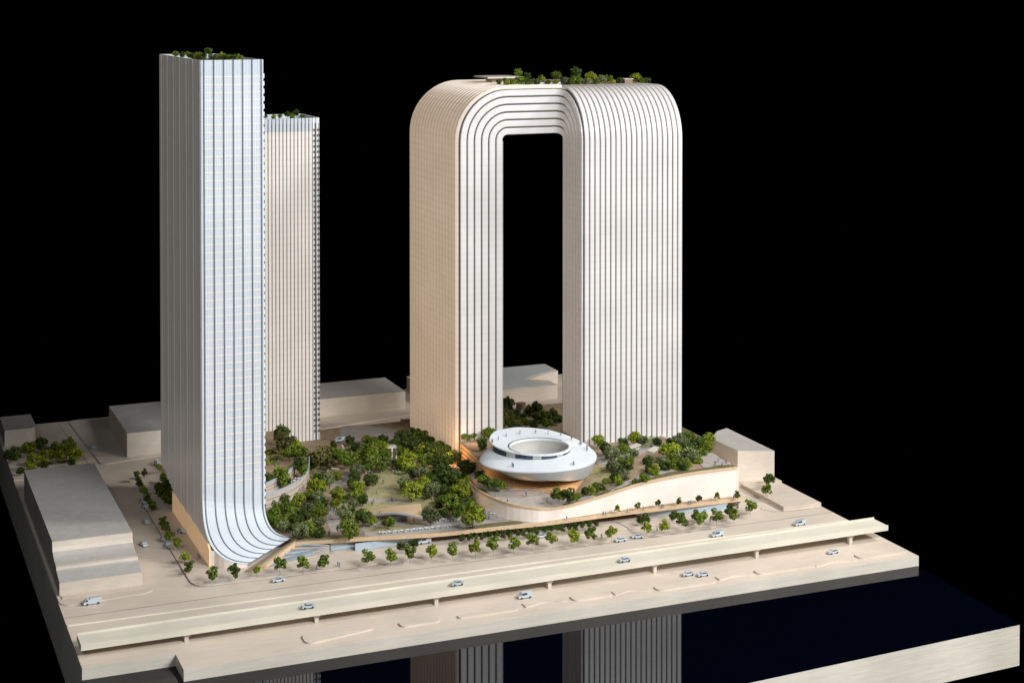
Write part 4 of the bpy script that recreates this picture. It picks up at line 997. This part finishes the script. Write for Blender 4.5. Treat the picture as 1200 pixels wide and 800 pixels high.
grove([(786, 529, 12, 'Y'), (797, 516, 9.5, 'S'), (805, 513, 9, 'G'), (760, 540, 6.5, 'D'), (768, 551, 7.5, 'Y'), (755, 559, 6.5, 'G'), (762, 548, 6.5, 'D'), (780, 546, 7.5, 'D'), (790, 545, 7.5, 'Y'), (795, 535, 8.5, 'S'), (800, 547, 7.5, 'D'), (817, 521, 9, 'D'), (830, 514, 7.5, 'Y'), (829, 526, 7.5, 'Y'),
       (810, 534, 10, 'S'), (797, 541, 8, 'G'), (807, 546, 6.5, 'Y'), (817, 541, 6.5, 'Y'), (826, 546, 3.5, 'G'), (744, 563, 3.5, 'G'), (774, 540, 6, 'S'), (806, 525, 8, 'D'), (822, 532, 7, 'G'), (785, 517, 5, 'D')], lambda x, y: 1.33, 'on the right half of the upper park', 'trees on the right half of the upper park')
grove([(594, 473, 8.5, 'D'), (604, 484, 5.5, 'D'), (596, 487, 7, 'B'), (590, 495, 6.5, 'G'), (618.5, 480, 5.5, 'Y'), (629, 478, 7, 'D'), (632, 486, 8.5, 'G'), (640, 488, 6, 'D'), (649, 483, 5.5, 'G'), (653, 491, 5.5, 'D'), (613, 487, 3.5, 'D'), (616, 494, 5.5, 'G'), (625, 497, 6, 'D'), (641, 495, 6, 'G'), (600, 497, 6, 'D'), (607, 498, 5, 'B'), (590, 483, 6, 'B')],
      lambda x, y: .5, 'seen through the arch opening', 'trees seen through the arch opening')
grove([(16, 531, 9.5, 'D'), (10, 532, 6, 'D'), (46, 519, 8.5, 'D'), (34, 525, 8.5, 'Y'), (39, 540, 8.5, 'Y'), (52, 534, 8.5, 'Y'), (66, 526, 8, 'Y'), (71, 534, 7, 'Y'), (81, 519, 7.5, 'Y'), (88, 531, 8.5, 'Y'), (24, 551, 5, 'D'), (52, 545, 4.5, 'D'), (84, 541, 4.5, 'D'), (80, 526, 6, 'Y')], lambda x, y: .03, 'behind the stepped left block', 'trees behind the stepped left block')
grove([(191, 574, 8.5, 'G'), (198, 568, 6.5, 'D'), (194, 561, 6, 'G'), (197, 583, 7.5, 'G'), (186, 570, 5, 'D')], lambda x, y: .045, 'beside the left wall of the tall tower', 'shrubs beside the tall tower', .8, word='shrub')
grove([(249, 670, 6.2, 'G'), (275, 667.5, 6, 'D'), (301, 667, 4.2, 'Y'), (328, 660, 6.2, 'G'), (355, 659, 6.2, 'G'), (379, 655.5, 6.4, 'G'), (431, 651, 6.3, 'G'), (458, 649, 6.2, 'G'), (480, 644.5, 6.6, 'G'), (505, 644, 6, 'Y'), (530, 642, 6.2, 'G'), (557, 640, 6.2, 'Y'),
       (578, 636.5, 6.4, 'G'), (602, 635, 6.4, 'G'), (623.5, 632, 6.4, 'G'), (647.5, 629, 6.2, 'Y'), (671.5, 627, 6.2, 'Y'), (692.5, 624, 6.4, 'G'), (716.5, 621.5, 6, 'Y'), (757.5, 617, 5.2, 'Y'), (778.5, 615, 5.2, 'Y'), (799, 608.5, 6.2, 'G'), (820, 606.5, 6.4, 'G'), (840, 603, 6.4, 'G'), (860, 603, 5.2, 'Y'), (879, 591.5, 6, 'G')],
      lambda x, y: .04, 'in the kerbside row before the park', 'street trees along the front kerb', 1.75, small=True, word='street tree', trunkfac=.5)
grove([(470, 640, 4.5, 'D'), (484, 637, 4.5, 'D'), (751, 609, 4.5, 'D'), (758, 606, 4.5, 'D'), (790, 604, 5.2, 'D'), (816, 602, 5.4, 'D'), (855, 596, 6, 'D'), (825, 603, 4, 'D')], lambda x, y: .04, 'just behind the kerbside row', 'dark street trees behind the kerbside row', 1.6, small=True, word='street tree', trunkfac=.5)
grove([(541, 629), (550, 628), (557, 627.5), (565, 627), (573, 626), (581, 625), (590, 625), (597, 624), (606, 622.5), (614, 623), (622, 622), (629, 621), (637, 620), (644.5, 619), (652, 618), (659.5, 617.5), (668, 616.5), (675, 616), (683, 615), (691, 614), (698, 613)] and
      [(x, y, 3.6, 'D') for x, y in ((541, 629), (550, 628), (557, 627.5), (565, 627), (573, 626), (581, 625), (590, 625), (597, 624), (606, 622.5), (614, 623), (622, 622), (629, 621), (637, 620), (644.5, 619), (652, 618), (659.5, 617.5), (668, 616.5), (675, 616), (683, 615), (691, 614), (698, 613))],
      lambda x, y: .04, 'in the shaded row under the park edge', 'shaded street trees under the park edge', 2.1, small=True, word='street tree', trunkfac=.5)
grove([(723.6, 595.5, 3.3, 'Y'), (747.6, 592, 3.3, 'Y'), (771, 589, 3.3, 'D'), (795, 586, 3.3, 'D'), (819, 583.5, 3.3, 'D'), (840.6, 580.5, 3.3, 'Y'), (864, 578.5, 3.6, 'D')], P_, 'on the walkway below the white wall', 'small trees on the walkway', 2.0, small=True, word='street tree', trunkfac=.5)
grove([(160, 556, 4, 'G'), (163, 564, 4.5, 'G'), (169, 574, 4.8, 'Y'), (172, 582, 3.5, 'D'), (177.5, 590, 5, 'G'), (169, 553, 3.5, 'B'), (191, 609, 4.5, 'G'), (195, 617, 4.5, 'G'), (199, 626, 5, 'Y'), (207, 636, 5, 'G'), (217, 652, 5, 'Y'), (222, 662, 5.5, 'G'), (187, 547, 3.5, 'Y'), (190, 557, 4, 'Y')],
      lambda x, y: .04, 'in the side street', 'street trees in the left side street', 1.5, small=True, word='street tree', trunkfac=.5)
grove([(901.5, 561, 5.8, 'D'), (899, 573, 5.3, 'Y')], lambda x, y: .16, 'on the plot before the right block', 'trees before the right block', 1.6, small=True, trunkfac=.5)
grove([(206, 63, 3.5, 'G'), (213, 64, 4, 'D'), (221, 64, 4.2, 'G'), (232, 66, 5, 'Y'), (244, 60, 4.8, 'D'), (250, 66, 5, 'S'), (259, 65.5, 4.5, 'Y'), (270, 67, 4.5, 'G'), (280, 68, 4, 'Y'), (238, 66, 4.5, 'G'), (226, 66, 4, 'D'), (264, 67, 4, 'D'), (276, 67, 4, 'D')], lambda x, y: tH - .2, 'on the roof of the tallest tower', 'roof trees on the tallest tower', plane_y=lambda x, y: 11.4 + (285 - x) / 80 * 5.0)
grove([(311, 136, 2.5, 'D'), (321, 137, 3, 'Y'), (337, 134, 3.5, 'D'), (347, 132.5, 4.2, 'D'), (342, 136, 3.5, 'Y'), (355, 136, 3, 'G'), (328, 136, 2.6, 'G')], lambda x, y: sH - .24, 'on the roof of the short tower', 'roof trees on the short tower', plane_y=lambda x, y: 23.8)
ar = [(585, 96, 3.2, 'D'), (594, 97, 3.2, 'Y'), (607, 85, 4.5, 'G'), (600, 96, 4.5, 'G'), (618, 89, 4.2, 'D'), (609, 95, 6, 'G'), (618, 97, 4.5, 'G'), (624, 96, 4.2, 'S'), (635, 92, 4.6, 'Y'), (652, 88, 5.5, 'G'), (642, 98, 3.5, 'D'), (651.6, 99, 3.2, 'Y'), (663, 96, 5.5, 'S'), (675, 86, 7, 'D'), (676, 96, 5.5, 'G'), (686, 97, 4.6, 'S'), (692, 90, 6.5, 'Y'),
      (704, 95, 6, 'S'), (712, 92, 5.8, 'G'), (718, 98, 3.2, 'Y'), (726, 96, 4.2, 'D'), (745, 94, 6, 'Y'), (752, 97, 3.5, 'G'), (759, 97, 3.4, 'D'), (698, 97, 4, 'G'), (668, 97, 4, 'D'), (592, 94, 3, 'D'), (629, 97, 4, 'D')]
grove(ar, lambda x, y: aH + T + .02, 'in the roof garden of the arch tower', 'roof trees on the arch tower', plane_y=lambda x, y: 17.9 + max(0, (97 - y)) * .22 + (max(0, x - 700)) * .006)

# ------------------------------------------------------------------ undergrowth that nobody could count
def undergrowth(pxs, zfn, n, name, label, s0=.05):
    rnd = random.Random(len(pxs) * 31 + n); mbs = {}
    V = []; Fc = []; mi = []
    for _ in range(n):
        x, y, r = rnd.choice(pxs); a = rnd.uniform(0, 6.3); d = r * math.sqrt(rnd.random()); z = zfn(x, y)
        c = at(x + d * math.cos(a), y + d * .6 * math.sin(a), z); hh = rnd.uniform(.03, .16); m_ = rnd.choice((0, 0, 1, 2, 3))
        for k in range(12):
            p = c + Vector((rnd.gauss(0, .07), rnd.gauss(0, .07), hh * rnd.random())); u = Vector((rnd.gauss(0, 1), rnd.gauss(0, 1), rnd.gauss(0, .6))).normalized(); v = u.orthogonal().normalized(); q = s0 * rnd.uniform(.5, 1)
            b = len(V); V += [p - u * q, p + v * q * .6, p + u * q, p - v * q * .6]; Fc.append((b, b + 1, b + 2, b + 3)); mi.append(m_)
    o = pydata(name, V, Fc, LEAF['G'], kind='stuff')
    for c_ in 'DSY': o.data.materials.append(LEAF[c_])
    for p, m_ in zip(o.data.polygons, mi): p.material_index = m_
    tag(o, label, 'undergrowth'); return o
undergrowth([(335, 600, 20), (355, 612, 22), (365, 585, 14), (375, 560, 12), (410, 535, 16), (440, 535, 22), (475, 530, 18), (500, 545, 22), (520, 565, 18), (530, 585, 16), (545, 598, 10), (505, 600, 8), (400, 585, 8), (418, 575, 9), (425, 603, 10), (410, 605, 8), (470, 552, 8)], P_, 900, 'undergrowth', 'low mixed green planting between the trees of the main park')
undergrowth([(720, 545, 16), (735, 530, 14), (760, 520, 12), (790, 535, 20), (815, 528, 16), (800, 545, 18), (770, 548, 12), (826, 520, 8)], lambda x, y: 1.3, 380, 'undergrowth', 'low green planting between the trees of the right upper park')
undergrowth([(600, 490, 14), (630, 490, 16), (650, 492, 6)], lambda x, y: .52, 220, 'undergrowth', 'dark low planting seen through the arch opening')
undergrowth([(335, 525, 14), (350, 530, 8), (320, 540, 8)], lambda x, y: 1.5, 80, 'undergrowth', 'low green planting on the curved terraces')

# ------------------------------------------------------------------ cars
def car_parts(kind):
    L, Wd, H1, H2 = (.46, .19, .085, .155) if kind == 'car' else ((.52, .21, .11, .22) if kind == 'van' else (.62, .22, .12, .20))
    h = L / 2; y = Wd / 2
    if kind == 'car': pr = [(-h, .035), (-h, .07), (-h * .92, .095), (-h * .5, .105), (-h * .28, .152), (h * .35, .158), (h * .78, .11), (h, .10), (h, .035)]; win = [(-h * .46, .107), (-h * .27, .147), (h * .33, .152), (h * .7, .111)]
    elif kind == 'van': pr = [(-h, .035), (-h, .10), (-h * .72, .12), (-h * .48, .205), (-h * .3, .215), (h * .95, .215), (h, .20), (h, .035)]; win = [(-h * .66, .125), (-h * .45, .195), (h * .2, .20), (h * .2, .125)]
    else: pr = [(-h, .035), (-h, .11), (-h * .85, .125), (-h * .75, .20), (-h * .55, .21), (-h * .3, .18), (-h * .25, .22), (h, .22), (h, .035)]; win = [(-h * .82, .13), (-h * .73, .19), (-h * .56, .2), (-h * .5, .13)]
    mb = MB()
    yy = lambda z: y * (1 if z < .11 else 1 - (z - .11) * 2.2)
    a = [Vector((x, -yy(z), z)) for x, z in pr]; b = [Vector((x, yy(z), z)) for x, z in pr]
    mb.face(a); mb.face(b[::-1])
    for i in range(len(pr)): j = (i + 1) % len(pr); mb.face([a[j], a[i], b[i], b[j]])
    body = mb
    mw = MB()
    for s in (-1, 1):
        f = [Vector((x, s * (yy(z) + .002), z)) for x, z in win]; mw.face(f if s < 0 else f[::-1])
    x0_, z0_ = win[0]; x1_, z1_ = win[1]; n = Vector((-(z1_ - z0_), 0, x1_ - x0_)).normalized() * .003
    mw.face([Vector((x0_, -y * .8, z0_)) + n, Vector((x0_, y * .8, z0_)) + n, Vector((x1_, y * .74, z1_)) + n, Vector((x1_, -y * .74, z1_)) + n][::-1])
    if kind == 'car':
        x0_, z0_ = win[3]; x1_, z1_ = win[2]; n = Vector((.002, 0, .003)); mw.face([Vector((x0_, -y * .8, z0_)) + n, Vector((x0_, y * .8, z0_)) + n, Vector((x1_, y * .74, z1_)) + n, Vector((x1_, -y * .74, z1_)) + n])
    wh = []
    for sx in (-.6, .6):
        for sy in (-1, 1):
            m2 = MB(); m2.tube((sx * h, sy * y * .78, .038), (sx * h, sy * (y + .006), .038), .038, .038, 10); wh.append(m2)
    return body, mw, wh
def mesh_of(name, mb, m):
    me = bpy.data.meshes.new(name); me.from_pydata([tuple(v) for v in mb.V], [], mb.F); me.materials.append(m); return me
CARM = {}
for kd in ('car', 'van', 'truck'):
    bd, wn, wh = car_parts(kd); CARM[kd] = (mesh_of('body', bd, M['car']), mesh_of('window', wn, M['carw']), [mesh_of('wheel', q, M['tyre']) for q in wh])
def car(px, py, rot, kd, lab, z=.004, group='model cars'):
    p = at(px, py, z); t = empty('parked_' + kd if False else kd, (p.x, p.y, z), lab, kd, group); t.rotation_euler.z = R(rot)
    b, wn, wh = CARM[kd]
    for nm, me in [('body', b), ('windows', wn)] + [('wheel', q) for q in wh]:
        o = bpy.data.objects.new(nm, me); C.objects.link(o); o.parent = t
car(108, 707, 5, 'truck', 'silver pickup with a boxy back on the road before the stepped block')
car(326, 681, 4, 'car', 'silver car on the road before the ribbed tower foot')
car(361, 712, 2, 'car', 'silver car on the raised road nearest the left end', .49)
car(536, 685, 2, 'car', 'silver car on the raised road left of centre', .52)
car(732, 657.5, 2, 'car', 'silver car on the raised road right of centre', .545)
car(615, 700, 0, 'van', 'silver van on the riverside road below the raised road')
car(806, 674, 2, 'car', 'silver car close behind another at right on the riverside road')
car(823.5, 674.5, 2, 'car', 'silver car ahead of its neighbour at right on the riverside road')
car(976, 648, 6, 'car', 'lone silver car near the right end of the riverside road')
car(937, 615, 8, 'van', 'silver rounded van on the far road near the right end')
car(840.5, 628, 4, 'van', 'silver boxy van on the far road right of centre')
car(727, 634, 4, 'car', 'silver car on the far road beside the curved lane line')
car(747, 630, 168, 'car', 'silver car turning out of the curved lane under the park')
car(497, 636, 2, 'van', 'silver van in the shade under the raised park edge', .045)
car(634, 629.5, 2, 'car', 'silver car half hidden behind street trees under the park', .045)
car(109, 526, 105, 'car', 'lone silver car on the empty road behind the stepped block')
car(171.5, 613, 100, 'car', 'silver car in the side street level with the stepped roof corner')
car(168.5, 639, 100, 'car', 'silver car in the side street lowest of the moving ones')
car(167.5, 589, 105, 'car', 'silver car beside the middle side street trees, upper of two')
car(170.5, 595, 105, 'car', 'silver car beside the middle side street trees, lower of two')
car(192, 633, 100, 'car', 'silver car at the kerb beside the lower tree group, upper of two')
car(197, 640, 100, 'car', 'silver car at the kerb beside the lower tree group, lower of two')
car(213, 623, 110, 'car', 'grey car alone on the pavement by the honey coloured wall', .05)
car(185, 545, 100, 'van', 'silver van at the back corner of the tall tower')
car(398, 517, 10, 'van', 'pale van at the park edge right of the short tower', PZ + .01)

# curved lane line on the far road
score(smoothpoly([at(700, 611), at(715, 611.5), at(725, 614), at(736, 620), at(746, 628)], 5, False), .048, .03)
e = None

# ------------------------------------------------------------------ people
def person_mesh(seed):
    rnd = random.Random(seed); mb = MB(); H = .17; ph = rnd.uniform(.1, .3)
    def ringp(cx, cy, z, rx, ry): return [(cx + rx * math.cos(t), cy + ry * math.sin(t), z) for t in [k * math.pi / 3 for k in range(6)]]
    for s in (-1, 1):
        mb.quadstrip([ringp(s * .012, ph * .08 * s, 0, .009, .012), ringp(s * .011, ph * .04 * s, .04, .009, .009), ringp(s * .009, 0, .085, .013, .013)], closed=True, smooth=True)
    mb.quadstrip([ringp(0, 0, .08, .022, .015), ringp(0, 0, .10, .018, .013), ringp(0, 0, .135, .026, .015), ringp(0, 0, .143, .02, .012), ringp(0, 0, .147, .008, .008), ringp(0, 0, .150, .008, .008), ringp(0, 0, .155, .012, .013), ringp(0, 0, .166, .012, .014), ringp(0, 0, .173, .006, .007)], closed=True, smooth=True)
    for s in (-1, 1):
        mb.quadstrip([ringp(s * .026, 0, .138, .007, .007), ringp(s * .031, ph * .05 * s, .11, .006, .006), ringp(s * .031, -.012 + ph * .05 * s, .082, .005, .005)], closed=True, smooth=True)
    me = bpy.data.meshes.new('person'); me.from_pydata([tuple(v) for v in mb.V], [], mb.F); me.materials.append(M['persond' if seed % 2 else 'person'])
    return me
PM = [person_mesh(i) for i in range(4)]
def people(lst, z, place, sc=1.):
    lst = sorted(lst); n = len(lst)
    for i, (px, py) in enumerate(lst):
        zz = z(px, py) if callable(z) else z; p = at(px, py, zz)
        if z == 'ring': pass
        o = bpy.data.objects.new('person', random.choice(PM)); C.objects.link(o); o.location = (p.x, p.y, zz); o.rotation_euler.z = random.uniform(0, 6.3); o.scale = (sc * 1.15, sc * 1.15, sc)
        lab = (f'{ORD[i]} grey standing figure {place}' if i == 0 else (f'rightmost grey standing figure {place}' if i == n - 1 else f'{ORD[i]} grey standing figure from the left {place}')) if i < len(ORD) else f'grey standing figure {place}'
        tag(o, lab, 'person', f'figures {place}')
def ringpeople(lst, place):
    """figures standing on the spiral roof: angle and radius"""
    for i, (a, r) in enumerate(lst):
        z = surf(a, r)
        o = bpy.data.objects.new('person', random.choice(PM)); C.objects.link(o); o.location = (dc.x + r * math.cos(R(a)), dc.y + r * math.sin(R(a)), z); o.rotation_euler.z = random.uniform(0, 6.3)
        lab = f'{ORD[i] if i else "first"} grey standing figure anticlockwise along {place}'
        tag(o, lab, 'person', f'figures on {place}')
ringpeople([(215, 2.1), (218, 2.2), (285, 2.2), (287, 2.15), (345, 2.0), (352, 2.05), (356, 2.1), (366, 1.95), (368, 2.05), (372, 2.1), (384, 2.0), (400, 2.0), (415, 1.8), (432, 1.8), (455, 1.75), (480, 1.75), (500, 1.8), (515, 1.95), (517, 2.0)], 'the ring roof')
people([(723, 601.5)][:0] + [(707, 603.5), (710, 603.3), (754, 597.5), (775, 595), (777, 594.7), (807, 591), (809, 590.7), (838, 587), (860, 584.5), (735, 600), (664, 609)], PZ + .01, 'on the walkway below the white wall')
people([(598, 573.5), (616, 580), (617, 581), (595, 589.0), (641, 588), (652, 589), (655, 587.5), (580, 584), (560, 565)], 1.08, 'on the grey plaza below the ring')
people([(445, 561), (449, 566), (452, 572), (460, 578), (438, 589), (436, 592), (456, 588), (459, 587.5), (462, 588), (447, 573), (441, 579), (444, 554)], PZ + .01, 'on the lawn')
people([(389, 599), (391, 600.5), (384, 597), (426, 632 - 5), (386, 627), (385, 626), (440, 620), (398, 585), (407, 583), (556, 592), (571, 608), (573, 608), (549, 622 - 8), (528, 612)], PZ + .01, 'on the paved paths of the park')
people([(398, 664), (396, 663), (371, 667), (246, 671), (234, 655), (232, 653), (760, 623), (770, 622), (832, 612), (866, 606), (705, 636 - 6)], .045, 'on the front pavement')
people([(838, 545), (846, 547), (851, 543), (857, 545), (842, 541), (733, 516), (736, 515), (798, 511), (700, 524), (726, 518), (762, 517)], lambda x, y: tz(at(x, y, 1.4).x, at(x, y, 1.4).y) + .015, 'on the upper park paving')

# ------------------------------------------------------------------ cafe tables with chairs
tt = MB(); tt.tube((0, 0, .075), (0, 0, .083), .075, .075, 12); ttm = mesh_of('table_top', tt, M['white'])
tl = MB(); tl.tube((0, 0, 0), (0, 0, .075), .01, .01, 6); tlm = mesh_of('leg', tl, M['white'])
cs = MB(); cs.box(-.028, .028, -.028, .028, .042, .052); csm = mesh_of('seat', cs, M['white'])
cb = MB(); cb.box(-.028, .028, .024, .032, .052, .105); cbm = mesh_of('backrest', cb, M['white'])
cl_ = MB(); [cl_.box(x - .004, x + .004, y - .004, y + .004, 0, .042) for x in (-.022, .022) for y in (-.022, .022)]; clm = mesh_of('leg_frame', cl_, M['white'])
def cafe(lst, place, z=PZ + .008):
    for i, (px, py) in enumerate(sorted(lst)):
        p = at(px, py, z); t = empty('cafe_table', (p.x, p.y, z), f'{ORD[i]} white round cafe table {"" if i == 0 else "from the left "}{place}', 'table', f'cafe tables {place}')
        for nm, me in (('table_top', ttm), ('leg', tlm)): o = bpy.data.objects.new(nm, me); C.objects.link(o); o.parent = t
        a0 = random.uniform(0, 6.3); m = 2
        for k in range(m):
            a = k * math.pi + random.uniform(-.6, .6)
            c = empty('cafe_chair', (p.x + .115 * math.cos(a), p.y + .115 * math.sin(a), z), f'white chair {"left" if math.cos(a) < 0 else "right"} of the {ORD[i]} cafe table {place}', 'chair', f'cafe chairs {place}')
            c.rotation_euler.z = a - math.pi / 2
            for nm, me in (('seat', csm), ('backrest', cbm), ('leg_frame', clm)): o = bpy.data.objects.new(nm, me); C.objects.link(o); o.parent = c
cafe([(449 + k * 7.2, 625.2 - k * .72) for k in range(13)], 'along the park edge beam')
cafe([(573, 600), (579, 603), (586, 605), (615, 609.5), (621, 609), (627, 608.6)], 'at the foot of the white wall')
cafe([(509, 612), (540 - 3, 610.5), (519, 610)], 'beside the canopy trees')
cafe([(432, 554), (437, 553), (464, 553), (468, 554.5)], 'at the top of the lawn')
cafe([(320, 551), (324, 549), (350, 562), (345, 565)], 'on the lower curved terrace', 1.10)
